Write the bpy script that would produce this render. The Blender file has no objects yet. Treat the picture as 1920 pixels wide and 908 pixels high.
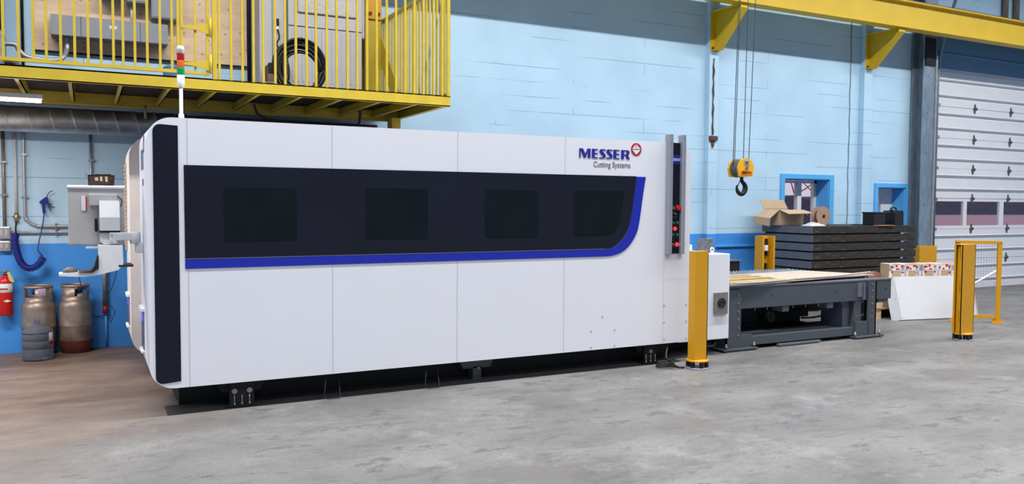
import bpy, bmesh, math, random
from mathutils import Vector, Matrix
random.seed(7)
PI = math.pi
sc = bpy.context.scene
COL = sc.collection

# ------------------------------------------------------------------ camera
F_PX = 1533.4
yaw, pit, rol = math.radians(27.481), math.radians(2.678), math.radians(.3456)
fw = Vector((math.sin(yaw)*math.cos(pit), math.cos(yaw)*math.cos(pit), -math.sin(pit)))
rt = fw.cross(Vector((0, 0, 1))).normalized()
up = rt.cross(fw)
r2 = rt*math.cos(rol)+up*math.sin(rol)
u2 = -rt*math.sin(rol)+up*math.cos(rol)
cam = bpy.data.cameras.new('camera')
cam.sensor_fit = 'HORIZONTAL'; cam.sensor_width = 36; cam.lens = F_PX*36/1920
cam.clip_end = 300
co = bpy.data.objects.new('camera', cam); COL.objects.link(co)
m = Matrix((r2, u2, -fw)).transposed().to_4x4(); m.translation = (0, 0, 1.56)
co.matrix_world = m
sc.camera = co

# ------------------------------------------------------------------ light and exposure
sc.view_settings.view_transform = 'Standard'
sc.view_settings.look = 'None'
sc.view_settings.gamma = 1
sc.view_settings.use_curve_mapping = False
sc.view_settings.exposure = -.27
w = bpy.data.worlds.new('dusk_sky'); sc.world = w; w.use_nodes = True
bg = w.node_tree.nodes['Background']
bg.inputs[0].default_value = (.86, .76, .86, 1); bg.inputs[1].default_value = 1.0

def area(name, loc, sx, sy, power, col=(1, 1, 1), rot=(0, 0, 0), spread=180):
    l = bpy.data.lights.new(name, 'AREA'); l.shape = 'RECTANGLE'; l.size = sx; l.size_y = sy
    l.energy = power; l.color = col; l.spread = math.radians(spread)
    o = bpy.data.objects.new(name, l); COL.objects.link(o); o.location = loc; o.rotation_euler = rot
    return o
NEUTRAL = (1.0, .985, .97)
area('lamp_row_light', (7, 5.15, 6.9), 23, .22, 2000, NEUTRAL, spread=160)
area('lamp_row_light', (7, .9, 7.0), 23, .5, 820, NEUTRAL, spread=118)
area('lamp_row_light', (7, -3.2, 7.0), 23, .6, 820, NEUTRAL, spread=125)

# ------------------------------------------------------------------ materials
def lin(c):
    return tuple(((v/255/12.92) if v/255 <= .04045 else ((v/255+.055)/1.055)**2.4) for v in c)
def mat(name, col, rough=.6, metal=0, spec=.5, noise=0, nscale=12, bump=0, bscale=60, emit=None, estr=0, trans=0, ior=1.45, stretch=None, coat=0):
    """procedural principled material; col is a linear colour"""
    M = bpy.data.materials.new(name); M.use_nodes = True
    nt = M.node_tree; b = nt.nodes['Principled BSDF']
    b.inputs['Base Color'].default_value = (*col, 1)
    b.inputs['Roughness'].default_value = rough
    b.inputs['Metallic'].default_value = metal
    b.inputs['Specular IOR Level'].default_value = spec
    b.inputs['Transmission Weight'].default_value = trans
    b.inputs['IOR'].default_value = ior
    b.inputs['Coat Weight'].default_value = coat
    if emit:
        b.inputs['Emission Color'].default_value = (*emit, 1); b.inputs['Emission Strength'].default_value = estr
    if noise or bump:
        tc = nt.nodes.new('ShaderNodeTexCoord'); mp = nt.nodes.new('ShaderNodeMapping')
        nt.links.new(tc.outputs['Object'], mp.inputs[0])
        if stretch: mp.inputs['Scale'].default_value = stretch
        if noise:
            n = nt.nodes.new('ShaderNodeTexNoise'); n.inputs['Scale'].default_value = nscale; n.inputs['Detail'].default_value = 6
            nt.links.new(mp.outputs[0], n.inputs[0])
            r = nt.nodes.new('ShaderNodeMapRange'); r.inputs[1].default_value = .3; r.inputs[2].default_value = .7
            r.inputs[3].default_value = 1-noise; r.inputs[4].default_value = 1+noise*.6
            nt.links.new(n.outputs[0], r.inputs[0])
            mx = nt.nodes.new('ShaderNodeMix'); mx.data_type = 'RGBA'; mx.blend_type = 'MULTIPLY'; mx.inputs[0].default_value = 1
            mx.inputs[6].default_value = (*col, 1); nt.links.new(r.outputs[0], mx.inputs[7])
            nt.links.new(mx.outputs[2], b.inputs['Base Color'])
        if bump:
            n2 = nt.nodes.new('ShaderNodeTexNoise'); n2.inputs['Scale'].default_value = bscale; n2.inputs['Detail'].default_value = 4
            nt.links.new(mp.outputs[0], n2.inputs[0])
            bp = nt.nodes.new('ShaderNodeBump'); bp.inputs['Strength'].default_value = bump; bp.inputs['Distance'].default_value = .01
            nt.links.new(n2.outputs[0], bp.inputs['Height']); nt.links.new(bp.outputs[0], b.inputs['Normal'])
    return M
def ramp(nt, src, stops):
    r = nt.nodes.new('ShaderNodeValToRGB'); nt.links.new(src, r.inputs[0])
    e = r.color_ramp.elements
    while len(e) < len(stops): e.new(.5)
    for el, (p, c) in zip(e, stops):
        el.position = p; el.color = (*c, 1) if len(c) == 3 else c
    return r
def mixc(nt, fac, a, b, mode='MIX'):
    x = nt.nodes.new('ShaderNodeMix'); x.data_type = 'RGBA'; x.blend_type = mode
    for i, v in ((0, fac), (6, a), (7, b)):
        if isinstance(v, (int, float)): x.inputs[i].default_value = v
        elif isinstance(v, tuple): x.inputs[i].default_value = (*v, 1)
        else: nt.links.new(v, x.inputs[i])
    return x.outputs[2]
def noise_node(nt, vec, scale, detail=5, rough=.5):
    n = nt.nodes.new('ShaderNodeTexNoise'); n.inputs['Scale'].default_value = scale; n.inputs['Detail'].default_value = detail
    n.inputs['Roughness'].default_value = rough; nt.links.new(vec, n.inputs[0]); return n.outputs[0]

LIGHT_BLUE = (.46, .67, .835)
DEEP_BLUE = (.055, .30, .80)
def block_wall():
    M = bpy.data.materials.new('painted_block'); M.use_nodes = True
    nt = M.node_tree; b = nt.nodes['Principled BSDF']; b.inputs['Roughness'].default_value = .55
    tc = nt.nodes.new('ShaderNodeTexCoord')
    sp = nt.nodes.new('ShaderNodeSeparateXYZ'); nt.links.new(tc.outputs['Object'], sp.inputs[0])
    cb = nt.nodes.new('ShaderNodeCombineXYZ'); nt.links.new(sp.outputs[0], cb.inputs[0]); nt.links.new(sp.outputs[2], cb.inputs[1])
    # lower paint coat up to 1.12 m
    gt = nt.nodes.new('ShaderNodeMath'); gt.operation = 'LESS_THAN'; gt.inputs[1].default_value = 1.12
    nt.links.new(sp.outputs[2], gt.inputs[0])
    n0 = noise_node(nt, cb.outputs[0], 1.3, 6)
    base = mixc(nt, gt.outputs[0], LIGHT_BLUE, DEEP_BLUE)
    var = ramp(nt, n0, [(.3, (.9, .9, .92)), (.7, (1.04, 1.04, 1.03))])
    base = mixc(nt, 1.0, base, var.outputs[0], 'MULTIPLY')
    br = nt.nodes.new('ShaderNodeTexBrick'); nt.links.new(cb.outputs[0], br.inputs[0])
    br.inputs['Scale'].default_value = 1; br.inputs['Brick Width'].default_value = 2.4; br.inputs['Row Height'].default_value = .2
    br.inputs['Mortar Size'].default_value = .0036; br.inputs['Mortar Smooth'].default_value = .3
    br.inputs['Color1'].default_value = (0, 0, 0, 1); br.inputs['Color2'].default_value = (0, 0, 0, 1); br.inputs['Mortar'].default_value = (1, 1, 1, 1)
    # worn gaps in the filled joints: long horizontal runs, few upright ones
    mp = nt.nodes.new('ShaderNodeMapping'); mp.inputs['Scale'].default_value = (.8, 5.2, 1); nt.links.new(cb.outputs[0], mp.inputs[0])
    n1 = noise_node(nt, mp.outputs[0], 1.0, 3)
    r1 = ramp(nt, n1, [(.49, (0, 0, 0)), (.57, (1, 1, 1))])
    mk = nt.nodes.new('ShaderNodeMath'); mk.operation = 'MULTIPLY'
    nt.links.new(br.outputs[0], mk.inputs[0]); nt.links.new(r1.outputs[0], mk.inputs[1])
    mk2 = nt.nodes.new('ShaderNodeMath'); mk2.operation = 'MULTIPLY'; mk2.inputs[1].default_value = .8
    nt.links.new(mk.outputs[0], mk2.inputs[0])
    base = mixc(nt, mk2.outputs[0], base, (.10, .19, .30))
    # small pits
    v = nt.nodes.new('ShaderNodeTexVoronoi'); v.voronoi_dimensions = '2D'; v.inputs['Scale'].default_value = 3.1; nt.links.new(cb.outputs[0], v.inputs[0])
    rv = ramp(nt, v.outputs[0], [(0.0, (.5, .5, .5)), (.026, (0, 0, 0))])
    base = mixc(nt, rv.outputs[0], base, (.14, .24, .36))
    nt.links.new(base, b.inputs['Base Color'])
    bp = nt.nodes.new('ShaderNodeBump'); bp.inputs['Strength'].default_value = .35; bp.inputs['Distance'].default_value = .006
    inv = nt.nodes.new('ShaderNodeMath'); inv.operation = 'SUBTRACT'; inv.inputs[0].default_value = 1
    nt.links.new(mk.outputs[0], inv.inputs[1])
    n3 = noise_node(nt, cb.outputs[0], 30, 4)
    ad = nt.nodes.new('ShaderNodeMath'); ad.operation = 'MULTIPLY_ADD'; ad.inputs[1].default_value = .25
    nt.links.new(n3, ad.inputs[0]); nt.links.new(inv.outputs[0], ad.inputs[2])
    nt.links.new(ad.outputs[0], bp.inputs['Height']); nt.links.new(bp.outputs[0], b.inputs['Normal'])
    return M
def concrete():
    M = bpy.data.materials.new('worn_concrete'); M.use_nodes = True
    nt = M.node_tree; b = nt.nodes['Principled BSDF']; b.inputs['Roughness'].default_value = .5
    tc = nt.nodes.new('ShaderNodeTexCoord'); P = tc.outputs['Object']
    mp = nt.nodes.new('ShaderNodeMapping'); mp.inputs['Rotation'].default_value = (0, 0, .35); mp.inputs['Scale'].default_value = (.8, 1.6, 1)
    nt.links.new(P, mp.inputs[0]); Q = mp.outputs[0]
    a = ramp(nt, noise_node(nt, Q, 1.3, 12, .74), [(.36, (.088, .087, .086)), (.5, (.152, .150, .147)), (.64, (.215, .212, .206))])
    # darker scuffs
    s = ramp(nt, noise_node(nt, Q, 2.6, 12, .82), [(.51, (0, 0, 0)), (.60, (1, 1, 1))])
    c = mixc(nt, s.outputs[0], a.outputs[0], (.088, .088, .091))
    s3 = ramp(nt, noise_node(nt, Q, 1.0, 8, .7), [(.52, (0, 0, 0)), (.62, (.75, .75, .75))])
    c = mixc(nt, s3.outputs[0], c, (.118, .112, .106))
    # pale powdery patches
    s2 = ramp(nt, noise_node(nt, P, 1.4, 10, .7), [(.55, (0, 0, 0)), (.75, (.8, .8, .8))])
    c = mixc(nt, s2.outputs[0], c, (.265, .265, .262))
    # grain
    g = ramp(nt, noise_node(nt, P, 45, 4, .7), [(.3, (.84, .84, .84)), (.7, (1.14, 1.14, 1.14))])
    c = mixc(nt, 1.0, c, g.outputs[0], 'MULTIPLY')
    # brown dust trodden in near the left rear corner of the hall
    sp = nt.nodes.new('ShaderNodeSeparateXYZ'); nt.links.new(P, sp.inputs[0])
    n = noise_node(nt, Q, 1.1, 6)
    e = nt.nodes.new('ShaderNodeMath'); e.operation = 'MULTIPLY_ADD'; e.inputs[1].default_value = 2.6; nt.links.new(n, e.inputs[0])
    d = nt.nodes.new('ShaderNodeMath'); d.operation = 'SUBTRACT'; nt.links.new(sp.outputs[1], d.inputs[0]); nt.links.new(sp.outputs[0], d.inputs[1])
    nt.links.new(d.outputs[0], e.inputs[2])
    rr = nt.nodes.new('ShaderNodeMapRange'); rr.inputs[1].default_value = 6.2; rr.inputs[2].default_value = 8.6; nt.links.new(e.outputs[0], rr.inputs[0])
    br = ramp(nt, noise_node(nt, Q, 3, 8, .65), [(.3, (.105, .070, .052)), (.7, (.20, .140, .105))])
    c = mixc(nt, rr.outputs[0], c, br.outputs[0])
    nt.links.new(c, b.inputs['Base Color'])
    ro = ramp(nt, noise_node(nt, P, 2.0, 6), [(.3, (.42, .42, .42)), (.7, (.62, .62, .62))])
    nt.links.new(ro.outputs[0], b.inputs['Roughness'])
    bp = nt.nodes.new('ShaderNodeBump'); bp.inputs['Strength'].default_value = .12; bp.inputs['Distance'].default_value = .01
    nt.links.new(noise_node(nt, P, 25, 6), bp.inputs['Height']); nt.links.new(bp.outputs[0], b.inputs['Normal'])
    return M
def plywood():
    M = bpy.data.materials.new('plywood'); M.use_nodes = True
    nt = M.node_tree; b = nt.nodes['Principled BSDF']; b.inputs['Roughness'].default_value = .65
    tc = nt.nodes.new('ShaderNodeTexCoord')
    mp = nt.nodes.new('ShaderNodeMapping'); mp.inputs['Scale'].default_value = (1.2, 1, 7); nt.links.new(tc.outputs['Object'], mp.inputs[0])
    g = ramp(nt, noise_node(nt, mp.outputs[0], 2.2, 8, .6), [(.3, (.60, .41, .26)), (.55, (.76, .55, .37)), (.75, (.84, .64, .46))])
    sp = nt.nodes.new('ShaderNodeSeparateXYZ'); nt.links.new(tc.outputs['Object'], sp.inputs[0])
    cb = nt.nodes.new('ShaderNodeCombineXYZ'); nt.links.new(sp.outputs[0], cb.inputs[0]); nt.links.new(sp.outputs[2], cb.inputs[1])
    v = nt.nodes.new('ShaderNodeTexVoronoi'); v.voronoi_dimensions = '2D'; v.inputs['Scale'].default_value = 5.5; nt.links.new(cb.outputs[0], v.inputs[0])
    k = ramp(nt, v.outputs[0], [(0, (.9, .9, .9)), (.05, (.6, .6, .6)), (.085, (0, 0, 0))])
    c = mixc(nt, k.outputs[0], g.outputs[0], (.28, .13, .06))
    nt.links.new(c, b.inputs['Base Color']); return M
def spiral_metal():
    M = bpy.data.materials.new('galvanised_spiral'); M.use_nodes = True
    nt = M.node_tree; b = nt.nodes['Principled BSDF']; b.inputs['Roughness'].default_value = .38; b.inputs['Metallic'].default_value = .85
    tc = nt.nodes.new('ShaderNodeTexCoord')
    n = ramp(nt, noise_node(nt, tc.outputs['Object'], 9, 6), [(.3, (.50, .48, .46)), (.7, (.75, .74, .72))])
    nt.links.new(n.outputs[0], b.inputs['Base Color']); return M
def scuffed_black():
    M = bpy.data.materials.new('scuffed_black_steel'); M.use_nodes = True
    nt = M.node_tree; b = nt.nodes['Principled BSDF']; b.inputs['Roughness'].default_value = .55; b.inputs['Specular IOR Level'].default_value = .3
    tc = nt.nodes.new('ShaderNodeTexCoord')
    mp = nt.nodes.new('ShaderNodeMapping'); mp.inputs['Scale'].default_value = (2.2, 1, 22); nt.links.new(tc.outputs['Object'], mp.inputs[0])
    n = ramp(nt, noise_node(nt, mp.outputs[0], 2.4, 10, .75), [(.50, (.024, .021, .018)), (.60, (.055, .048, .040)), (.70, (.30, .27, .23))])
    nt.links.new(n.outputs[0], b.inputs['Base Color']); return M

M_WALL = block_wall(); M_FLOOR = concrete(); M_PLY = plywood(); M_SPIRAL = spiral_metal(); M_SCUFF = scuffed_black()
M_PLAIN = mat('hall_paint', (.20, .34, .54), .8, noise=.05)
M_CEIL = mat('ceiling_paint', (.22, .30, .42), .8, noise=.05)
M_TRIM = mat('bright_blue_paint', (.095, .41, .80), .45, noise=.06, nscale=5)
M_WHITE = mat('white_machine_paint', (.735, .745, .80), .42, noise=.012, nscale=2)
M_WHITE2 = mat('white_sheet_paint', (.56, .57, .60), .5, noise=.03)
M_CREAM = mat('foam_wrapped_white', (.62, .56, .53), .7, noise=.08, nscale=6, bump=.3, bscale=20)
M_BLACKP = mat('black_gloss_panel', (.0115, .0135, .023), .35, spec=.18, noise=.10, nscale=1.2)
M_WIN = mat('smoked_window', (.0075, .011, .0135), .15, spec=.15, noise=.2, nscale=4)
M_BLUE = mat('blue_stripe_paint', (.011, .022, .36), .35, noise=.02)
M_LOGO = mat('logo_blue', (.022, .020, .26), .4, noise=.02)
M_LRED = mat('logo_red', (.36, .018, .02), .4, noise=.02)
M_GREYTX = mat('grey_lettering', (.15, .15, .17), .5, noise=.02)
M_SEAM = mat('seam_shadow_gap', (.46, .47, .51), .6, noise=.02)
M_BLACK = mat('black_steel', (.012, .012, .013), .6, spec=.3, noise=.2)
M_RUBBER = mat('black_rubber', (.010, .010, .011), .55, noise=.2)
M_DGREY = mat('dark_grey_enamel', (.062, .072, .086), .42, noise=.06, nscale=5)
M_DGREY2 = mat('slate_grey_enamel', (.115, .125, .155), .5, noise=.12, nscale=9)
M_ZINC = mat('zinc_bolt', (.30, .30, .31), .35, metal=.7, noise=.1)
M_ZINCP = mat('bright_slat_steel', (.42, .47, .55), .45, metal=.3, noise=.15)
M_ALU = mat('anodised_aluminium', (.30, .31, .36), .4, metal=.35, noise=.04)
M_GALV = mat('galvanised_steel', (.24, .30, .36), .45, metal=.45, noise=.25, nscale=5, stretch=(3, 3, .8))
M_GREYBOX = mat('grey_electrical_enamel', (.28, .295, .315), .5, noise=.04)
M_YEL = mat('yellow_guard_enamel', (.60, .29, .006), .4, noise=.04, nscale=4)
M_YELD = mat('mezzanine_yellow_paint', (.50, .365, .032), .45, noise=.10, nscale=7)
M_CRANE = mat('crane_yellow_paint', (.68, .46, .018), .45, noise=.06, nscale=3)
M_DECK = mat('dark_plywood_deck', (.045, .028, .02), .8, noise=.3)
M_CARD = mat('cardboard', (.50, .36, .24), .8, noise=.07, nscale=5)
M_CARDD = mat('cardboard_inside', (.34, .22, .15), .85, noise=.07)
M_WOOD = mat('pine_timber', (.58, .41, .23), .7, noise=.15, nscale=5, stretch=(1, 6, 6))
M_SHEET = mat('hardboard_sheet', (.50, .42, .35), .7, noise=.08, nscale=8)
M_SHEETY = mat('cut_edge_wood', (.66, .47, .22), .7, noise=.1, nscale=8)
M_DOORW = mat('door_white_enamel', (.69, .70, .735), .45, noise=.03, nscale=3)
M_FRAMEW = mat('white_vinyl', (.70, .70, .74), .4, noise=.03)
M_GLASS = mat('window_glass', (.93, .93, .97), 0.0, trans=1, ior=1.3, noise=.01)
M_RUST = mat('rusted_steel', (.10, .055, .035), .8, noise=.4, nscale=30, bump=.5)
M_PIPE = mat('dull_conduit', (.42, .42, .43), .4, metal=.6, noise=.15)
M_PIPER = mat('weathered_pipe', (.30, .24, .20), .45, metal=.5, noise=.3, nscale=20)
M_PVC = mat('white_pvc_pipe', (.58, .58, .58), .5, noise=.05)
M_TANK = mat('tarnished_tank', (.30, .235, .195), .42, metal=.55, noise=.4, nscale=8)
M_TANKR = mat('tank_red_oxide', (.12, .022, .014), .6, noise=.4, nscale=10)
M_JUG = mat('smoky_bottle_plastic', (.40, .46, .56), .08, trans=.8, ior=1.2, noise=.1)
M_JUGB = mat('blue_bottle_plastic', (.22, .45, .70), .12, trans=.5, ior=1.2, noise=.1)
M_RED = mat('red_gloss_paint', (.55, .012, .010), .3, noise=.05)
M_LABEL = mat('label_white', (.70, .70, .72), .5, noise=.05)
M_TAG = mat('paper_tag', (.60, .48, .20), .7, noise=.1)
M_HOSE = mat('blue_hose', (.010, .015, .20), .35, noise=.1)
M_BRASS = mat('brass_fitting', (.40, .33, .20), .35, metal=.7, noise=.2)
M_LGREY = mat('light_grey_plastic', (.50, .51, .53), .5, noise=.05)
M_MON = mat('monitor_grey_shell', (.42, .41, .41), .5, noise=.05, nscale=4)
M_DISPLAY = mat('screen_glass', (.01, .012, .015), .15, noise=.05)
M_PIC = mat('dark_brown_board', (.040, .018, .012), .6, noise=.3, nscale=14)
M_LAMPW = mat('white_stack_plastic', (.72, .72, .73), .4, noise=.03)
M_LR = mat('red_lens', (.36, .010, .008), .2, noise=.05)
M_LO = mat('orange_lens', (.66, .13, .010), .2, noise=.05)
M_LG = mat('green_lens', (.008, .26, .08), .2, noise=.05)
M_ERED = mat('lit_red_button', (.6, .01, .01), .3, emit=(1, .05, .06), estr=1.2, noise=.05)
M_ELED = mat('lit_blue_strip', (.05, .05, .4), .3, emit=(.10, .08, 1), estr=2.0, noise=.05)
M_GBTN = mat('green_button', (.02, .12, .075), .3, noise=.05)
M_KBTN = mat('grey_button', (.11, .12, .12), .35, noise=.05)
M_PURP = mat('recess_reflection_tint', (.13, .13, .22), .25, noise=.2)
M_TUBE = mat('fluorescent_tube', (.9, .9, .9), .4, emit=(1, .93, .86), estr=26, noise=.01)
M_CAB = mat('beige_cabinet', (.46, .45, .46), .5, noise=.03)
M_FOAM = mat('insulation_foam', (.52, .50, .46), .8, noise=.2, nscale=40, bump=1, bscale=40)
M_BROWN = mat('brown_carton', (.17, .10, .07), .8, noise=.2)
M_FLEX = mat('flexible_conduit', (.34, .34, .34), .4, metal=.6, noise=.3, nscale=60)
M_HOOKY = mat('hoist_yellow', (.70, .38, .01), .45, noise=.1)
M_DRUMG = mat('dull_sheave_grey', (.10, .095, .09), .6, noise=.3, nscale=20)
M_ORNG = mat('orange_label', (.62, .16, .01), .5, noise=.05)
M_WIRE = mat('steel_rope', (.10, .11, .12), .5, metal=.5, noise=.2)
M_PLAST = mat('clear_wrap', (.62, .62, .64), .25, noise=.15, nscale=14, bump=1.0, bscale=12)
M_GWRAP = mat('grey_wrap', (.16, .17, .19), .3, noise=.4, nscale=20, bump=1.0, bscale=20)
M_BPLA = mat('black_plastic', (.012, .012, .014), .45, noise=.2)
M_ORSH = mat('orange_card', (.68, .26, .10), .6, noise=.1)
M_BROWNP = mat('brown_paper', (.26, .12, .08), .8, noise=.2)
M_STEELV = mat('brushed_vent', (.26, .25, .24), .4, metal=.5, noise=.1)
M_SNOW = mat('pale_pink_yard', (.42, .27, .31), .9, noise=.12, nscale=.6)
M_HEDGE = mat('violet_scrub', (.075, .065, .10), .95, noise=.4, nscale=1.5)
M_BARK = mat('bare_bark', (.09, .065, .075), .9, noise=.2)

# ------------------------------------------------------------------ geometry helpers
class MB:
    """collects shapes and links them as one mesh object"""
    def __init__(s): s.bm = bmesh.new()
    def box(s, x0, x1, y0, y1, z0, z1, bev=0, M=None):
        if x0 > x1: x0, x1 = x1, x0
        if y0 > y1: y0, y1 = y1, y0
        if z0 > z1: z0, z1 = z1, z0
        t = Matrix.Translation(((x0+x1)/2, (y0+y1)/2, (z0+z1)/2)) @ Matrix.Diagonal((x1-x0, y1-y0, z1-z0, 1))
        r = bmesh.ops.create_cube(s.bm, size=1, matrix=t)
        vs = r['verts']
        if bev:
            es = list({e for v in vs for e in v.link_edges})
            rb = bmesh.ops.bevel(s.bm, geom=es, offset=bev, segments=2, affect='EDGES', profile=.6)
            vs = rb['verts']
            # include every vertex of this piece
            vs = list({v for f in rb['faces'] for v in f.verts} | {v for v in vs})
        if M is not None: bmesh.ops.transform(s.bm, matrix=M, verts=list(set(vs)))
        return s
    def prism(s, pts, axis, a, b, M=None):
        """polygon pts in the plane normal to axis, from a to b. axis x:(y,z) y:(x,z) z:(x,y)"""
        def P(p, t):
            if axis == 'x': return (t, p[0], p[1])
            if axis == 'y': return (p[0], t, p[1])
            return (p[0], p[1], t)
        v0 = [s.bm.verts.new(P(p, a)) for p in pts]; v1 = [s.bm.verts.new(P(p, b)) for p in pts]
        n = len(pts); fs = []
        fs.append(s.bm.faces.new(v0)); fs.append(s.bm.faces.new(v1[::-1]))
        for i in range(n): fs.append(s.bm.faces.new((v0[i], v1[i], v1[(i+1) % n], v0[(i+1) % n])))
        bmesh.ops.recalc_face_normals(s.bm, faces=fs)
        if n > 4: bmesh.ops.triangulate(s.bm, faces=fs[:2])
        if M is not None: bmesh.ops.transform(s.bm, matrix=M, verts=v0+v1)
        return s
    def tube(s, path, r, seg=10, closed=False, cap=True):
        path = [Vector(p) for p in path]; n = len(path); rings = []
        rr = r if isinstance(r, (list, tuple)) else [r]*n
        prev = None
        for i, p in enumerate(path):
            if closed: d = path[(i+1) % n]-path[i-1]
            else: d = path[min(i+1, n-1)]-path[max(i-1, 0)]
            d.normalize()
            if prev is None:
                a = Vector((0, 0, 1)) if abs(d.z) < .9 else Vector((1, 0, 0))
                u = d.cross(a).normalized()
            else:
                u = (prev-d*prev.dot(d)).normalized()
            prev = u; v = d.cross(u)
            rings.append([s.bm.verts.new(p+(u*math.cos(2*PI*k/seg)+v*math.sin(2*PI*k/seg))*rr[i]) for k in range(seg)])
        m = n if closed else n-1
        for i in range(m):
            A, B = rings[i], rings[(i+1) % n]
            for k in range(seg):
                f = s.bm.faces.new((A[k], A[(k+1) % seg], B[(k+1) % seg], B[k])); f.smooth = True
        if cap and not closed:
            s.bm.faces.new(rings[0][::-1]); s.bm.faces.new(rings[-1])
        return s
    def lathe(s, prof, c, seg=32, a0=0, a1=2*PI, M=None, flat=False):
        """prof: (r,z) list about the vertical through c"""
        full = abs(a1-a0-2*PI) < 1e-6
        n = seg if full else seg+1
        cols = []
        for k in range(n):
            a = a0+(a1-a0)*k/seg
            cols.append([s.bm.verts.new((c[0]+r*math.cos(a), c[1]+r*math.sin(a), c[2]+z)) for r, z in prof])
        fs = []
        for k in range(seg):
            A, B = cols[k], cols[(k+1) % n]
            for i in range(len(prof)-1):
                f = s.bm.faces.new((A[i], B[i], B[i+1], A[i+1])); f.smooth = not flat; fs.append(f)
        bmesh.ops.remove_doubles(s.bm, verts=[v for cc in cols for v in cc], dist=1e-5)
        if M is not None:
            bmesh.ops.transform(s.bm, matrix=M, verts=[v for cc in cols for v in cc if v.is_valid])
        return s
    def cyl(s, p0, p1, r, seg=16): return s.tube([p0, p1], r, seg)
    def build(s, name, material, parent=None, shift=None):
        bmesh.ops.recalc_face_normals(s.bm, faces=s.bm.faces)
        me = bpy.data.meshes.new(name); s.bm.to_mesh(me); s.bm.free()
        me.materials.append(material)
        o = bpy.data.objects.new(name, me); COL.objects.link(o)
        if parent is not None:
            o.parent = parent; o.matrix_parent_inverse = Matrix.Identity(4)
            off = Vector((0, 0, 0)); q = parent
            while q is not None:
                off += q.location; q = q.parent
            for v in me.vertices: v.co -= off     # shapes are given in world metres
        return o
def tag(o, label=None, cat=None, group=None, kind=None):
    if label: o['label'] = label
    if cat: o['category'] = cat
    if group: o['group'] = group
    if kind: o['kind'] = kind
    return o
def thing(name, loc, label, cat, group=None):
    o = bpy.data.objects.new(name, None); COL.objects.link(o); o.location = loc; o.empty_display_size = .1
    return tag(o, label, cat, group)
def solo(name, mb, material, label, cat, group=None):
    return tag(mb.build(name, material), label, cat, group)
def struct(name, mb, material, label=None):
    o = mb.build(name, material); o['kind'] = 'structure'
    if label: o['label'] = label
    return o
def box(*a, **k): return MB().box(*a, **k)
def dup_tree(src, delta, label=None):
    """copies a thing with its parts and sub-parts"""
    c = src.copy(); COL.objects.link(c); c.location = src.location+Vector(delta)
    if label: c['label'] = label
    def rec(a, b):
        for ch in a.children:
            d = ch.copy(); COL.objects.link(d); d.parent = b; rec(ch, d)
    rec(src, c)
    return c
def text(name, s, material, parent, x, y, z, width, height, bold=0, depth=.0015, bevel=0, axis='y'):
    """lettering on a face looking towards -Y, lower left corner at x, z"""
    cu = bpy.data.curves.new(name, 'FONT'); cu.body = s; cu.extrude = depth; cu.offset = bold; cu.size = 1
    t = bpy.data.objects.new(name, cu); COL.objects.link(t)
    dg = bpy.context.evaluated_depsgraph_get(); me = bpy.data.meshes.new_from_object(t.evaluated_get(dg))
    COL.objects.unlink(t); bpy.data.objects.remove(t)
    xs = [v.co.x for v in me.vertices]; ys = [v.co.y for v in me.vertices]
    x0, x1, y0, y1 = min(xs), max(xs), min(ys), max(ys)
    sx = width/(x1-x0); sy = height/(y1-y0)
    off = Vector((0, 0, 0)); q = parent
    while q is not None:
        off += q.location; q = q.parent
    for v in me.vertices:
        X = x+(v.co.x-x0)*sx; Z = z+(v.co.y-y0)*sy; D = v.co.z*.6
        if axis == 'y': v.co = Vector((X, y-D, Z))-off
        else: v.co = Vector((X, y, Z))-off
    me.materials.clear(); me.materials.append(material)
    o = bpy.data.objects.new(name, me); COL.objects.link(o); o.parent = parent
    return o
def arc(cx, cz, r, a0, a1, n=8):
    return [(cx+r*math.cos(math.radians(a0+(a1-a0)*i/n)), cz+r*math.sin(math.radians(a0+(a1-a0)*i/n))) for i in range(n+1)]
def smooth_path(pts, n=6):
    pts = [Vector(p) for p in pts]; out = []
    for i in range(len(pts)-1):
        p0 = pts[max(i-1, 0)]; p1 = pts[i]; p2 = pts[i+1]; p3 = pts[min(i+2, len(pts)-1)]
        for k in range(n):
            t = k/n
            out.append(.5*((2*p1)+(p2-p0)*t+(2*p0-5*p1+4*p2-p3)*t*t+(-p0+3*p1-3*p2+p3)*t**3))
    out.append(pts[-1]); return out

W = 9.72        # inner face of the rear wall
# ================================================================== THE SETTING
struct('floor', box(-5, 19, -7, W, -.2, 0), M_FLOOR)
wb = MB()
WX = [(-5, 9.998, [(0, 7.6)]), (9.998, 11.02, [(0, 1.0), (1.995, 7.6)]), (11.02, 12.214, [(0, 7.6)]),
      (12.214, 12.93, [(0, .9), (1.885, 7.6)]), (12.93, 13.66, [(0, 7.6)]), (13.66, 18.2, [(4.06, 7.6)]), (18.2, 19, [(0, 7.6)])]
for a, b, zs in WX:
    for z0, z1 in zs: wb.box(a, b, W, W+.35, z0, z1)
struct('wall_back', wb, M_WALL)
struct('wall_left', box(-5.2, -5, -7, W, 0, 7.6), M_PLAIN)
struct('wall_right', box(19, 19.2, -7, W, 0, 7.6), M_PLAIN)
struct('wall_front', box(-5, 19, -7.2, -7, 0, 7.6), M_PLAIN)
struct('ceiling', box(-5, 19, -7, W+.35, 7.6, 7.8), M_CEIL)
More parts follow.
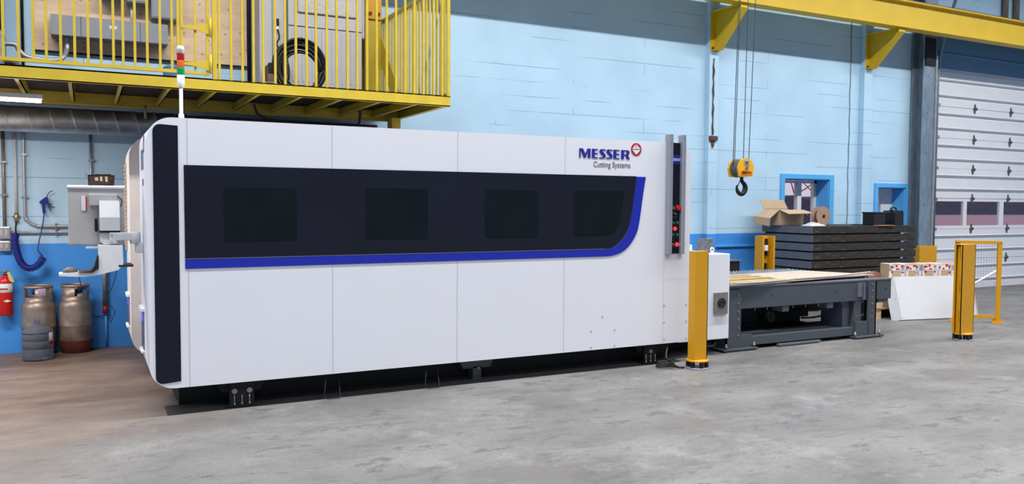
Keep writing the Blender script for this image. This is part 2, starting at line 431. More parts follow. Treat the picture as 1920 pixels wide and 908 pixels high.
# pilasters and the control joint
PIL = MB().box(8.33, 8.51, W-.10, W, 0, 7.6, bev=.004); struct('trim_1', PIL, M_WALL, 'light blue pilaster below the left crane bracket')
PIL = MB().box(11.70, 11.90, W-.10, W, 0, 7.6, bev=.004); struct('trim_2', PIL, M_WALL, 'light blue pilaster below the right crane bracket')
jt = [(11.47+.006*math.sin(i*1.7)+.004*math.sin(i*.61), W-.003, i*.12) for i in range(0, 46)]
struct('trim_3', MB().tube(jt, .009, 6), mat('joint_sealant', (.13, .22, .30), .7, noise=.3), 'dark sealed control joint in the block wall')
struct('trim_4', box(8.52, 11.45, W-.035, W, .915, .945), M_TRIM, 'thin blue rail on the lower wall')
# window surrounds in bright blue
def surround(n, x0, x1, z0, z1, ft, label):
    s = MB()
    s.box(x0-.085, x0, W-.025, W, z0, z1+ft); s.box(x1, x1+.10, W-.025, W, z0, z1+ft); s.box(x0, x1, W-.025, W, z1, z1+ft)
    s.box(x0, x0+.015, W, W+.30, z0, z1); s.box(x1-.015, x1, W, W+.30, z0, z1); s.box(x0, x1, W, W+.30, z1-.015, z1); s.box(x0, x1, W, W+.30, z0, z0+.015)
    struct('trim_%d' % n, s, M_TRIM, label)
surround(5, 9.998, 11.02, 1.0, 1.995, .075, 'bright blue surround of the left window')
surround(6, 12.214, 12.93, .9, 1.885, .07, 'bright blue surround of the right window')
# window 1: sliding unit
w1 = MB()
X0, X1, Z0, Z1 = 10.02, 11.0, 1.02, 1.975; yy = W+.24
w1.box(X0, X0+.05, yy, yy+.08, Z0, Z1); w1.box(X1-.05, X1, yy, yy+.08, Z0, Z1); w1.box(X0, X1, yy, yy+.08, Z1-.04, Z1); w1.box(X0, X1, yy, yy+.08, Z0, Z0+.04)
w1.box(10.55, 10.64, yy-.01, yy+.07, Z0, Z1)
wf = struct('window_1', w1, M_FRAMEW, 'two pane sliding window in white frame beside the hanging hook')
for a, b in ((X0+.05, 10.55), (10.64, X1-.05)): box(a, b, yy+.03, yy+.034, Z0+.04, Z1-.04).build('pane', M_GLASS, wf)
w2 = MB(); X0, X1, Z0, Z1 = 12.235, 12.915, .92, 1.865; yy = W+.24
w2.box(X0, X1, yy, yy+.06, 1.70, Z1); w2.box(12.62, X1, yy, yy+.06, Z0, 1.70); w2.box(X0, X0+.04, yy, yy+.06, Z0, 1.70); w2.box(X0+.04, 12.62, yy, yy+.06, Z0, Z0+.04)
wf2 = struct('window_2', w2, M_FRAMEW, 'small window with white panel frame behind the black cans')
box(X0+.04, 12.62, yy+.02, yy+.024, Z0+.04, 1.70).build('pane', M_GLASS, wf2)

# overhead sectional door
door = bpy.data.objects.new('door_1', None); COL.objects.link(door); door.location = (15.9, W+.06, 0); door['kind'] = 'structure'
door['label'] = 'white ribbed overhead door with a row of windows'
DX0, DX1 = 13.70, 18.15; DY = W+.06
SECT = [0, .57, 1.14, 1.71, 2.26, 2.82, 3.40, 4.03]
PANX = [(13.86, 14.69), (14.79, 15.80), (15.93, 16.93), (17.05, 18.03)]
for i in range(7):
    z0, z1 = SECT[i]+.004, SECT[i+1]-.004
    d = MB(); H = z1-z0
    if i == 2:
        zz0, zz1 = 1.20, 1.655
        d.box(DX0, DX1, DY, DY+.05, z0, zz0); d.box(DX0, DX1, DY, DY+.05, zz1, z1)
        xs = [DX0]+[v for p in PANX for v in p]+[DX1]
        for a, b in zip(xs[0::2], xs[1::2]): d.box(a, b, DY, DY+.05, zz0, zz1)
        dp = d.build('door_panel', M_DOORW, door)
        for a, b in PANX: box(a, b, DY+.02, DY+.025, zz0, zz1).build('pane', M_GLASS, dp)
    else:
        # profile with two pressed grooves
        g1, g2 = z0+H*.27, z0+H*.73
        pr = [(DY+.05, z0), (DY, z0)]
        for g in (g1, g2): pr += [(DY, g-.034), (DY+.038, g-.026), (DY+.038, g+.014), (DY-.016, g+.030), (DY, g+.044)]
        pr += [(DY, z1), (DY+.05, z1)]
        d.prism(pr, 'x', DX0, DX1); d.build('door_panel', M_DOORW, door)
hm = MB()
HX = [13.80, 14.93, 16.05, 17.15]
for zi, z in enumerate(SECT[1:7]):
    for x in HX:
        if zi == 0 and x == HX[1]: continue
        h = MB()
        h.prism([(x-.035, z-.05), (x-.012, z-.09), (x+.012, z-.09), (x+.02, z-.04), (x+.09, z), (x+.02, z+.04), (x+.012, z+.09), (x-.012, z+.09), (x-.02, z+.05)], 'y', DY-.012, DY+.001)
        h.cyl((x-.05, DY-.014, z), (x+.05, DY-.014, z), .011, 8)
        h.build('hinge', M_DRUMG, door)
tr = MB()
tr.box(13.63, 13.72, W-.02, W+.02, 0, 4.0)
door_track = MB().tube([(13.66, W-.06, .5), (13.66, W-.06, 3.85), (13.66, W-.10, 4.3), (13.66, W-.22, 4.8), (13.66, W-.40, 5.3), (13.66, W-.7, 5.8)], .03, 6)
door_track.build('track', M_GALV, door)
br = MB()
for z in (4.0, 3.4, 2.82, 2.26, 1.69, 1.14): br.box(13.70, 13.80, W-.03, W+.05, z-.03, z+.03)
br.build('track_bracket', M_GALV, door)
# header above the door: pressed sheet with one fold, its blue darkened for the beam's shade
hd = MB().prism([(W, 4.06), (W-.05, 4.06), (W-.05, 4.30), (W-.075, 4.33), (W-.05, 4.36), (W-.05, 4.75), (W, 4.75)], 'x', 13.62, 18.9)
struct('trim_7', hd, mat('shaded_header_blue', (.09, .20, .36), .5, noise=.08), 'header panel over the overhead door, blue darkened as shade')

# ---- outside, seen through the panes
struct('ground_outside', box(-10, 260, W+.36, 110, -.25, -.02), M_SNOW)
def hedge(name, x0, x1, y, h, label, amp=.25, step=.5, mm=M_HEDGE):
    pts = [(x0, -.02)]; x = x0
    while x < x1:
        pts.append((x, h+random.uniform(-amp, amp))); x += step*random.uniform(.5, 1.5)
    pts += [(x1, h), (x1, -.02)]
    b = MB().prism(pts, 'y', y, y+2.5)
    return solo(name, b, mm, label, 'hedge')
hedge('hedge', 14, 30.5, 24, 1.86, 'low violet scrub hedge seen through the left window', .12)
hedge('treeline', 128, 255, 100, 5.2, 'distant dusky treeline seen through the overhead door panes', .8, 2.5)
def tree(x, y, h, seed, label):
    rnd = random.Random(seed); b = MB()
    def br_(p, d, L, r, dep):
        q = p+d*L; b.tube([p, p+d*L*.5+Vector((rnd.uniform(-1, 1), 0, rnd.uniform(-1, 1)))*L*.06, q], [r, r*.8, r*.6], 5)
        if dep == 0: return
        for _ in range(3 if dep > 1 else 4):
            a = Vector((rnd.uniform(-1, 1), rnd.uniform(-.6, .6), rnd.uniform(-.1, 1))).normalized()
            br_(q, (d*.7+a*.75).normalized(), L*rnd.uniform(.55, .8), r*.6, dep-1)
    br_(Vector((x, y, -.02)), Vector((0, 0, 1)), h*.32, h*.0085, 4)
    solo('bare_tree', b, M_BARK, label, 'tree', 'bare trees outside the left window')
tree(31.6, 30.0, 6.6, 3, 'leafless tree behind the right pane of the sliding window')
tree(29.2, 29.4, 6.2, 5, 'leafless tree behind the left pane of the sliding window')
tree(34.2, 31.0, 6.6, 8, 'leafless tree farther right behind the sliding window')

# ================================================================== LASER CUTTING MACHINE
FY = 6.35
mach = thing('laser_cutting_machine', (2.85, 7.4, 0), 'long white enclosed laser cutting machine with a dark window band and blue stripe', 'machine')
def rrect(x0, x1, z0, z1, tl, tr_, brr, bl, n=8):
    p = []
    p += arc(x0+tl, z1-tl, tl, 180, 90, n) if tl else [(x0, z1)]
    p += arc(x1-tr_, z1-tr_, tr_, 90, 0, n) if tr_ else [(x1, z1)]
    p += arc(x1-brr, z0+brr, brr, 0, -90, n) if brr else [(x1, z0)]
    p += arc(x0+bl, z0+bl, bl, -90, -180, n) if bl else [(x0, z0)]
    return p
# front shell as separate facing sheets on one body
b = MB().prism(rrect(.382, 5.281, .205, 2.163, .17, .13, .012, .17), 'y', FY, 7.2); b.build('front_cover', M_WHITE, mach)
b = MB().box(.62, 5.25, 7.2, 7.9, .3, 2.10, bev=.01); b.build('machine_core', M_WHITE2, mach)
b = MB().prism(rrect(.335, 5.25, .205, 2.145, .20, .13, .02, .16), 'y', 7.9, 8.62); rc = b.build('rear_cover', M_CREAM, mach); rc['label'] = 'cream foam-wrapped rear cover'
bd = MB()
for i in range(22):
    z = 1.1+i*.037; bd.box(.322, .337, 8.45, 8.62, z, z+.02+random.random()*.016, bev=.003)
bd.build('foam_edging', mat('yellowed_foam', (.50, .40, .26), .9, noise=.4, nscale=30, bump=1), mach)
# sheet seams
for x in (.652, 1.712, 2.782, 3.838): box(x-.0022, x+.0022, FY-.0012, FY, .21, 2.16).build('panel_seam', M_SEAM, mach)
box(4.965, 4.968, FY-.0008, FY, .21, 2.15).build('panel_seam', M_SEAM, mach)
# black end strip
b = MB().prism(arc(.423+.05, 2.112-.05, .05, 180, 90, 6)+[(.590, 2.106), (.592, .255)]+arc(.423+.05, .245+.05, .05, -90, -180, 6), 'y', FY-.004, FY+.002)
e = b.build('end_strip', M_BLACKP, mach); e['label'] = 'tall black rounded end strip'
# blue stripe and dark band
outer = [(.629, 1.141), (3.8, 1.141), (4.31, 1.141), (4.418, 1.183), (4.508, 1.27), (4.56, 1.389), (4.598, 1.604), (4.628, 1.823),
         (4.734, 1.823), (4.703, 1.642), (4.664, 1.389), (4.631, 1.275), (4.556, 1.175), (4.465, 1.113), (4.315, 1.076), (.629, 1.073)]
def sm(pts):
    v = smooth_path([(p[0], 0, p[1]) for p in pts], 5); return [(q.x, q.z) for q in v]
inn = sm([(4.30, 1.143), (4.36, 1.152), (4.425, 1.186), (4.51, 1.274), (4.56, 1.389), (4.598, 1.604), (4.628, 1.823)])
out = sm([(4.734, 1.823), (4.703, 1.642), (4.664, 1.389), (4.628, 1.275), (4.553, 1.172), (4.465, 1.110), (4.36, 1.080), (4.28, 1.075)])
b = MB().prism([(.629, 1.143)]+inn+out+[(.629, 1.073)], 'y', FY-.005, FY+.002); e = b.build('stripe', M_BLUE, mach); e['label'] = 'royal blue stripe curving up at the right'
inn2 = [(x-.004, z+.004) for x, z in inn]
b = MB().prism([(.627, 1.826), (.629, 1.147)]+inn2, 'y', FY-.006, FY+.002); band = b.build('window_band', M_BLACKP, mach); band['label'] = 'long black glossy band'
box(.629, 4.28, FY-.0062, FY+.001, 1.1435, 1.1465).build('pinstripe', M_ALU, mach)
# smoked windows in the band
for x0, x1, z0, z1 in ((.90, 1.432, 1.268, 1.668), (1.984, 2.513, 1.268, 1.678), (3.037, 3.560, 1.266, 1.679)):
    box(x0, x1, FY-.0075, FY-.004, z0, z1).build('inspection_window', M_WIN, band)
b = MB().prism(sm([(3.939, 1.30), (3.95, 1.275), (3.99, 1.27), (4.20, 1.27), (4.32, 1.275), (4.40, 1.33), (4.45, 1.45), (4.475, 1.60), (4.478, 1.675)])+[(4.478, 1.684), (3.939, 1.684)], 'y', FY-.0075, FY-.004)
b.build('inspection_window', M_WIN, band)
# rivets
for x, z in ((4.134, .384), (4.397, .377), (4.136, .23), (4.399, .23), (4.257, .512), (4.976, .579), (4.979, .417), (5.246, .576), (5.249, .411), (5.253, .24), (4.982, .249)):
    MB().cyl((x, FY-.004, z), (x, FY+.002, z), .0065, 10).build('rivet', M_ALU, mach)
# lettering
LY = FY-.004
def letter(pts, x, z, sx, sz, name):
    MB().prism([(x+p[0]*sx, z+p[1]*sz) for p in pts], 'y', LY, FY+.001).build(name, M_LOGO, sign)
sign = thing_sign = bpy.data.objects.new('maker_sign', None); COL.objects.link(sign); sign.parent = mach
sign.location = Vector((4.3, FY, 2.0))-mach.location
LM = [(0, 0), (0, 1), (.40, 1), (.68, .42), (.90, 1), (1.24, 1), (1.24, 0), (.94, 0), (.94, .66), (.70, 0), (.50, 0), (.15, .80), (.15, 0)]
LE = [(0, 0), (0, 1), (.70, 1), (.70, .89), (.34, .89), (.34, .57), (.68, .57), (.68, .45), (.34, .45), (.34, .11), (.70, .11), (.70, 0)]
LS = [(.02, 0), (.02, .11), (.32, .11), (.41, .14), (.42, .21), (.34, .32), (.07, .60), (.03, .73), (.06, .88), (.20, 1), (.72, 1), (.72, .89), (.42, .89), (.36, .86), (.38, .78), (.66, .46), (.73, .30), (.69, .10), (.52, 0)]
LR = [(0, 0), (0, 1), (.74, 1), (.92, .93), (.98, .77), (.93, .60), (.80, .51), (1.02, 0), (.66, 0), (.50, .42), (.335, .42), (.335, .53), (.56, .53), (.64, .62), (.64, .80), (.56, .88), (.33, .88), (.33, 0)]
hz = .084
for L, x, wd in ((LM, 3.986, .121/1.24), (LE, 4.122, .066/.7), (LS, 4.201, .073/.72), (LS, 4.278, .073/.72), (LE, 4.360, .068/.7), (LR, 4.447, .100/1.02)):
    letter(L, x, 1.985, wd, hz, 'letter')
text('lettering', 'Cutting Systems', M_GREYTX, sign, 4.142, FY-.002, 1.890, .412, .066, bold=-.004)
# round emblem: red ring, white sail and hull
em = MB().prism([(4.620+.060*math.cos(a*PI/20), 2.080+.060*math.sin(a*PI/20)) for a in range(40)], 'y', FY-.003, FY+.001).build('emblem', M_LRED, sign)
MB().prism([(4.612, 2.128), (4.615, 2.084), (4.572, 2.084)], 'y', FY-.004, FY-.002).build('emblem_mark', M_WHITE, em)
MB().prism([(4.622, 2.130), (4.668, 2.084), (4.622, 2.084)], 'y', FY-.004, FY-.002).build('emblem_mark', M_WHITE, em)
MB().prism([(4.572, 2.076), (4.668, 2.076), (4.640, 2.048), (4.620, 2.031), (4.600, 2.048)], 'y', FY-.004, FY-.002).build('emblem_mark', M_WHITE, em)

# control post set in the face between two aluminium rails
cp = bpy.data.objects.new('control_panel', None); COL.objects.link(cp); cp.parent = mach; cp.location = Vector((5.08, FY, 1.08))-mach.location
b = MB().box(5.03, 5.145, FY-.012, FY+.03, 1.085, 2.16, bev=.002); face = b.build('panel_face', M_BLACKP, cp)
for a, bb in ((4.976, 5.030), (5.136, 5.186)):
    MB().prism([(a, FY+.02), (a, FY-.045), (a+.008, FY-.055), (bb-.012, FY-.055), (bb, FY-.038), (bb, FY+.02)], 'z', 1.08, 2.235).build('guard_rail', M_ALU, cp)
b = MB().box(5.032, 5.143, FY-.0135, FY-.011, 1.955, 2.045); bb_ = b.build('blue_badge', M_BLUE, cp)
text('badge_lettering', 'FIBERBLADE', M_LABEL, bb_, 5.034, FY-.0145, 1.985, .106, .026, bold=.01)
def button(x, z, r, m, d=.018):
    q = MB(); q.cyl((x, FY-.012, z), (x, FY-.012-d, z), r, 16); q.cyl((x, FY-.012, z), (x, FY-.016, z), r*1.3, 16); q.build('button', m, cp)
button(5.056, 1.528, .013, M_KBTN); button(5.112, 1.530, .021, M_RED, .03)
button(5.070, 1.478, .009, M_KBTN, .01); button(5.092, 1.468, .006, M_ZINC, .012)
button(5.056, 1.385, .012, M_GBTN); button(5.108, 1.385, .012, M_GBTN)
button(5.083, 1.327, .015, M_ERED); button(5.056, 1.269, .012, M_GBTN); button(5.108, 1.269, .012, M_GBTN)
button(5.056, 1.172, .012, M_KBTN); button(5.110, 1.173, .016, M_ERED)
for x, z, wd in ((5.05, 1.555, .03), (5.10, 1.558, .02), (5.05, 1.438, .075), (5.05, 1.360, .02), (5.10, 1.360, .025), (5.08, 1.300, .02), (5.045, 1.243, .03), (5.10, 1.243, .035), (5.045, 1.146, .03), (5.10, 1.146, .035)):
    box(x-.008, x-.008+wd, FY-.0132, FY-.0118, z, z+.004).build('button_caption', M_KBTN, cp)

# side details on the left end: handle recesses with blue strips
for (yb, z0, xw, hh) in ((6.98, .56, .377, .30), (8.30, .56, .33, .26)):
    q = MB().box(xw-.004, xw+.03, yb-.11, yb+.11, z0-hh/2, z0+hh/2, bev=.003).build('handle_recess', M_PURP, mach)
    MB().box(xw-.022, xw+.006, yb-.12, yb+.12, z0+hh/2, z0+hh/2+.03, bev=.006).box(xw-.022, xw+.006, yb-.12, yb+.12, z0-hh/2-.02, z0-hh/2, bev=.005).build('recess_lip', M_WHITE, q)
    box(xw-.010, xw-.003, yb-.10, yb-.07, z0+hh/2-.07, z0+hh/2-.01).build('light_strip', M_ELED, q)
for y0, y1, z0, z1 in ((6.70, 6.95, 1.80, 1.95), (6.60, 6.64, 1.92, 2.05), (6.72, 6.82, 1.68, 1.73)):
    box(.378, .384, y0, y1, z0, z1).build('reflection_patch', M_PURP, mach)  # purple reflection on the side sheet, painted as tinted patches
# underside: black base, trapezoid brackets, feet
b = MB().box(.60, 5.24, 6.62, 8.4, .02, .30).box(5.24, 5.93, 6.9, 7.85, 0, .165); b.build('base_frame', M_BLACK, mach)
b = MB().prism([(6.385, 0), (6.62, 0), (6.62, .02), (6.385, .006)], 'x', .50, 5.22); b.build('shade_strip', mat('floor_shade', (.028, .028, .030), .7, noise=.3), mach)  # dark strip standing in for the shade below the machine front
def foot(xc, wd, bolts):
    f = MB(); f.box(xc-wd/2, xc+wd/2, 6.405, 6.425, .02, .21); f.box(xc-wd/2-.02, xc+wd/2+.02, 6.39, 6.60, .0125, .026, bev=.002)
    f.prism([(xc-wd/2-.10, .205), (xc+wd/2+.10, .205), (xc+wd/2+.05, .12), (xc-wd/2-.05, .12)], 'y', 6.44, 6.60)
    fo = f.build('foot', M_BLACK, mach)
    for i in range(bolts):
        x = xc+(i-(bolts-1)/2)*.11
        MB().cyl((x, 6.405, .13), (x, 6.392, .13), .020, 16).cyl((x, 6.394, .13), (x, 6.386, .13), .011, 6).build('bolt', M_ZINC, fo)
    for i in range(3):
        x = xc+(i-1)*.055
        MB().cyl((x, 6.398, .026), (x, 6.398, .10), .005, 8).cyl((x, 6.398, .026), (x, 6.398, .042), .010, 6).build('stud', M_ZINC, fo)
foot(1.025, .18, 2); foot(4.86, .14, 1)
f = MB().prism([(2.86, .205), (3.22, .205), (3.17, .11), (2.91, .11)], 'y', 6.50, 6.60); f.box(3.0, 3.08, 6.5, 6.6, .01, .12); fo = f.build('foot', M_DGREY, mach)
MB().cyl((3.05, 6.50, .11), (3.05, 6.488, .11), .010, 12).build('bolt', M_ZINC, fo)
for x in (1.66, 2.51):
    MB().tube([(x, 6.37, .17), (x-.02, 6.35, .03), (x+.0, 6.33, .012), (x+.10, 6.33, .012), (x+.11, 6.35, .03), (x+.11, 6.40, .16)], .004, 6).build('drip_wire', M_BLACK, mach)
# small white transformer cabinet on the right end
b = MB().box(5.285, 5.945, 6.50, 7.9, .165, 1.055, bev=.008); ac = b.build('side_cabinet', M_WHITE, mach)
b = MB().box(5.73, 5.905, 6.475, 6.50, .43, .655, bev=.003); vt = b.build('vent', M_STEELV, ac)
v = MB()
for r in (.018, .034, .050): v.tube([(5.818+r*math.cos(a*PI/12), 6.472, .545+r*math.sin(a*PI/12)) for a in range(24)], .0045, 6, closed=True)
for k in range(4):
    a = PI/4+k*PI/2; v.cyl((5.818, 6.472, .545), (5.818+.05*math.cos(a), 6.472, .545+.05*math.sin(a)), .003, 6)
v.build('fan_grille', M_BLACK, vt)
MB().cyl((5.818, 6.4745, .545), (5.818, 6.4735, .545), .054, 24).build('fan_opening', M_DRUMG, vt)

# signal tower on the machine roof
tw = thing('signal_tower', (.640, 6.60, 2.164), 'slim white signal tower with red, orange and green lenses on the machine roof', 'signal light')
MB().lathe([(0, 0), (.020, 0), (.020, .05), (.013, .055), (.013, .255), (0, .255)], (.640, 6.6, 2.164), 20).build('pole', M_LAMPW, tw)
MB().lathe([(0, 0), (.022, 0), (.027, .012), (.027, .085), (0, .085)], (.640, 6.6, 2.418), 20).build('base', M_LAMPW, tw)
z = 2.503
for m_ in (M_LG, M_LO, M_LR):
    MB().lathe([(0, 0), (.0255, 0), (.0265, .004), (.0265, .050), (.0255, .054), (0, .054)], (.640, 6.6, z), 24).build('lens', m_, tw); z += .054
MB().lathe([(0, 0), (.0265, 0), (.0265, .046), (.022, .054), (0, .054)], (.640, 6.6, z), 24).build('cap', M_LAMPW, tw)

# cable coil at the right foot
pts = []
for i in range(75):
    a = i*.25; pts.append((4.90+(.10-.0004*i)*math.cos(a), 6.215+.065*math.sin(a), .012+.0012*i*.5))
pts = [(5.10, 6.45, .205), (5.03, 6.36, .15), (4.97, 6.30, .07)]+pts[::-1] + [(4.99, 6.13, .011), (5.03, 6.10, .011)]
solo('power_cable', MB().tube(smooth_path(pts, 2), .0095, 8), M_RUBBER, 'black cable coiled on the floor left of the near yellow post', 'cable')

# ================================================================== OPERATOR TERMINAL on the left end
tm = thing('operator_terminal', (.2, 6.95, 0), 'grey operator terminal with monitor and keyboard shelf on an arm left of the machine', 'control terminal')
def tilt(x, y, z, rx, rz): return Matrix.Translation((x, y, z)) @ Matrix.Rotation(rz, 4, 'Z') @ Matrix.Rotation(rx, 4, 'X') @ Matrix.Translation((-x, -y, -z))
Mt = tilt(.07, 7.0, 1.44, math.radians(4), math.radians(-3))
b = MB().box(-.125, .262, 6.985, 7.035, 1.225, 1.665, bev=.012, M=Mt); mon = b.build('monitor', M_MON, tm)
box(-.11, .25, 7.035, 7.040, 1.25, 1.64, M=Mt).build('screen', M_DISPLAY, mon)
MB().box(-.128, .266, 6.975, 7.045, 1.655, 1.680, bev=.010, M=Mt).build('monitor_top', M_LAMPW, mon)
box(-.033, .0, 6.980, 6.986, 1.49, 1.60, M=Mt).build('sticker', M_LABEL, mon); box(-.004, .004, 6.979, 6.986, 1.49, 1.60, M=Mt).build('sticker_edge', M_RED, mon)
MB().box(.02, .215, 6.955, 6.99, 1.53, 1.615, bev=.004, M=Mt).build('mount_plate', M_MON, mon)
# neck: slanting box seen from the side
nk = MB().prism([(6.97, 1.565), (6.90, 1.565), (6.84, 1.44), (6.84, 1.34), (6.97, 1.34)], 'x', .085, .222); nk.build('neck', M_LGREY, tm)
MB().box(.082, .225, 6.85, 6.96, 1.325, 1.34).build('neck_gap', M_BLACK, tm)
nk = MB().prism([(.085, 1.325), (.222, 1.325), (.222, 1.235), (.110, 1.235), (.085, 1.26)], 'y', 6.86, 6.96); nk.build('neck_joint', M_LGREY, tm)
MB().box(-.01, .10, 6.88, 7.02, 1.205, 1.215).build('clamp_plate', M_LGREY, tm)
hz_ = MB().box(.052, .075, 6.93, 6.975, 1.33, 1.43, bev=.008); hz_.build('clamp_lever', M_BLACK, tm)
sh = MB().prism([(.072, 1.232), (.236, 1.232), (.240, 1.09), (.205, 1.045), (.085, 1.015), (-.02, 1.000), (-.185, 1.012), (-.188, 1.030), (-.05, 1.035), (.03, 1.040), (.072, 1.075)], 'y', 6.80, 6.96)
sh.build('keyboard_shelf', M_LAMPW, tm)
kb = MB().prism([(-.06, 1.036), (.02, 1.043), (.045, 1.08), (.066, 1.155), (.074, 1.155), (.074, 1.06), (.03, 1.030)], 'y', 6.785, 7.02); kb.build('wrist_rest', M_BPLA, tm)
MB().box(.20, .305, 6.80, 7.02, 1.066, 1.084, bev=.006, M=tilt(.25, 6.9, 1.07, 0, .05)).build('keyboard', M_BPLA, tm)
MB().lathe([(0, .040), (.020, .038), (.045, .024), (.052, .006), (.050, 0), (0, 0)], (-.115, 6.87, 1.032), 20).build('trackball', M_DRUMG, tm)
# arm to the machine side
am = MB().box(.150, .225, 6.83, 6.87, 1.24, 1.325, bev=.006)
am.box(.195, .33, 6.80, 6.86, 1.265, 1.325, bev=.006); ar = am.build('arm', M_LGREY, tm)
MB().lathe([(0, 0), (.035, 0), (.038, .005), (.038, .085), (.035, .09), (0, .09)], (.325, 6.83, 1.24), 20).build('pivot', M_LGREY, tm)
MB().box(.325, .381, 6.80, 6.90, 1.17, 1.245, bev=.006).build('arm_bracket', M_LGREY, tm)
for x in (.165, .21):
    for z in (1.255, 1.31): MB().cyl((x, 6.83, z), (x, 6.824, z), .005, 8).build('bolt', M_ZINC, tm)
MB().tube(smooth_path([(-.06, 6.84, 1.01), (-.045, 6.90, .93), (-.03, 6.93, .88), (-.032, 6.93, .85)], 5), .003, 6).build('mouse_cable', M_RUBBER, tm)
MB().tube(smooth_path([(.20, 6.90, 1.04), (.17, 6.93, .92), (.13, 6.95, .80), (.18, 6.95, .72), (.15, 6.96, .63)], 6), .0028, 6).build('keyboard_cable', M_RUBBER, tm)
MB().tube(smooth_path([(.21, 6.94, 1.60), (.24, 6.93, 1.57), (.235, 6.94, 1.52)], 5), .004, 6).build('monitor_cable', M_RUBBER, tm)
# dark boards leaning on top of the monitor
def board(x0, x1, z0, y, rot, label):
    Mx = tilt((x0+x1)/2, y, z0, math.radians(-8), 0) @ Matrix.Translation(((x0+x1)/2, y, z0)) @ Matrix.Rotation(rot, 4, 'Y') @ Matrix.Translation((-(x0+x1)/2, -y, -z0))
    t = thing('framed_board', ((x0+x1)/2, y, z0), label, 'board', 'dark boards on the monitor')
    box(x0, x1, y-.004, y+.004, z0, z0+.082, M=Mx).build('backing', M_PIC, t)
    bb = MB(); bb.box(x0, x1, y-.007, y+.005, z0, z0+.006, M=Mx).box(x0, x1, y-.007, y+.005, z0+.077, z0+.083, M=Mx).box(x0, x0+.006, y-.007, y+.005, z0, z0+.083, M=Mx).box(x1-.006, x1, y-.007, y+.005, z0, z0+.083, M=Mx)
    bb.build('frame', M_BPLA, t)
    wd = x1-x0
    for u, v_, a, c in ((.30, .45, .14, .025), (.52, .38, .10, .035), (.74, .30, .10, .040)):
        box(x0+wd*u, x0+wd*u+wd*a, y-.0055, y-.003, z0+v_*.08, z0+v_*.08+c, M=Mx).build('pale_patch', M_CARD, t)
board(.015, .175, 1.682, 7.00, -.06, 'dark brown framed board leaning on the terminal monitor, front one')
board(.060, .192, 1.682, 7.02, .06, 'dark brown framed board half hidden behind the other on the monitor')

# ================================================================== MEZZANINE
MZ0, MZ1 = 2.517, 2.616
MXR, MYF = 3.205, 7.50
mz = thing('mezzanine', (.0, 8.6, 0), 'yellow steel mezzanine platform along the left of the rear wall', 'mezzanine')
fb = MB().box(-3.5, MXR, MYF, MYF+.012, MZ0, MZ1).box(-3.5, MXR, MYF, MYF+.05, MZ1-.008, MZ1).box(-3.5, MXR, MYF, MYF+.05, MZ0, MZ0+.008)
fb.build('front_beam', M_YELD, mz)
MB().box(MXR-.012, MXR, MYF+.012, 9.0, MZ0, MZ1).box(MXR-.05, MXR-.012, MYF+.05, 9.0, MZ0, MZ0+.008).build('side_beam', M_YELD, mz)
MB().box(-3.5, MXR, 9.0, 9.012, MZ0-.03, MZ1).box(-3.5, MXR, 8.95, 9.0, MZ0-.03, MZ0-.022).build('rear_beam', M_YELD, mz)
for i in range(-5, 10):
    x = -.09+i*.372
    if x > 3.1: break
    MB().box(x, x+.01, MYF+.05, 9.0, MZ0+.002, MZ1-.01).box(x-.028, x+.01, MYF+.05, 8.95, MZ0+.002, MZ0+.010).build('joist', M_YELD, mz)
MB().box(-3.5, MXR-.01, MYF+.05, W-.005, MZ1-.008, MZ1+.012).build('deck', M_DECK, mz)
MB().box(3.05, 3.155, 8.80, 8.95, 0, MZ0, bev=.004).build('post', M_YELD, mz)
MB().box(-3.0, -2.9, 8.80, 8.95, 0, MZ0, bev=.004).build('post', M_YELD, mz)

rl = thing('guard_railing', (1.0, MYF, MZ1), 'yellow balustrade of square steel bars around the mezzanine edge', 'railing')
BX = [13, 41.5, 69, 93, 120, 146, 171, 195, 218, 236, 258, 281, 305, 327, 415, 437, 458, 478.7, 497, 519, 537.5, 557.5, 577.6, 595, 615, 633.5, 653.5, 671.6, 690, 708, 726.6, 743.8, 761, 778, 795, 814, 830]
def bar_x(px):                        # measured bar spacing along the front beam
    u = (px-960)/F_PX; return MYF*(math.tan(yaw)+u)/(1-u*math.tan(yaw))+.03*0
RT = 3.735
bars = [(bar_x(p)) for p in BX]
for k, x in enumerate([-.63, -.73, -.83]+bars):
    zb = MZ1+.045 if x < .75 else MZ1
    MB().box(x-.010, x+.010, MYF+.012, MYF+.032, zb, RT).build('baluster', M_YELD, rl)
MB().box(-3.4, .70, MYF+.006, MYF+.036, MZ1+.035, MZ1+.062).build('bottom_rail', M_YELD, rl)
MB().box(-3.4, .70, MYF+.004, MYF+.038, RT, RT+.04, bev=.004).box(.99, MXR, MYF+.004, MYF+.038, RT, RT+.04, bev=.004).build('top_rail', M_YELD, rl)
MB().box(.985, 1.020, MYF+.004, MYF+.04, MZ1, RT+.04).build('gate_post', M_YELD, rl)
MB().box(.700, .722, MYF+.004, MYF+.034, MZ1, RT+.04).build('gate_post', M_YELD, rl)
MB().box(MXR-.03, MXR, MYF+.006, MYF+.036, MZ1, RT+.04).build('corner_post', M_YELD, rl)
y = MYF+.11
while y < 9.66:
    MB().box(MXR-.028, MXR-.008, y-.010, y+.010, MZ1+.013, RT).build('baluster', M_YELD, rl); y += .098
MB().box(MXR-.034, MXR, MYF+.04, 9.70, RT-.02, RT+.02, bev=.004).build('top_rail', M_YELD, rl)
MB().box(MXR-.030, MXR-.004, MYF+.04, 9.68, MZ1+.013, MZ1+.033).build('bottom_rail', M_YELD, rl)
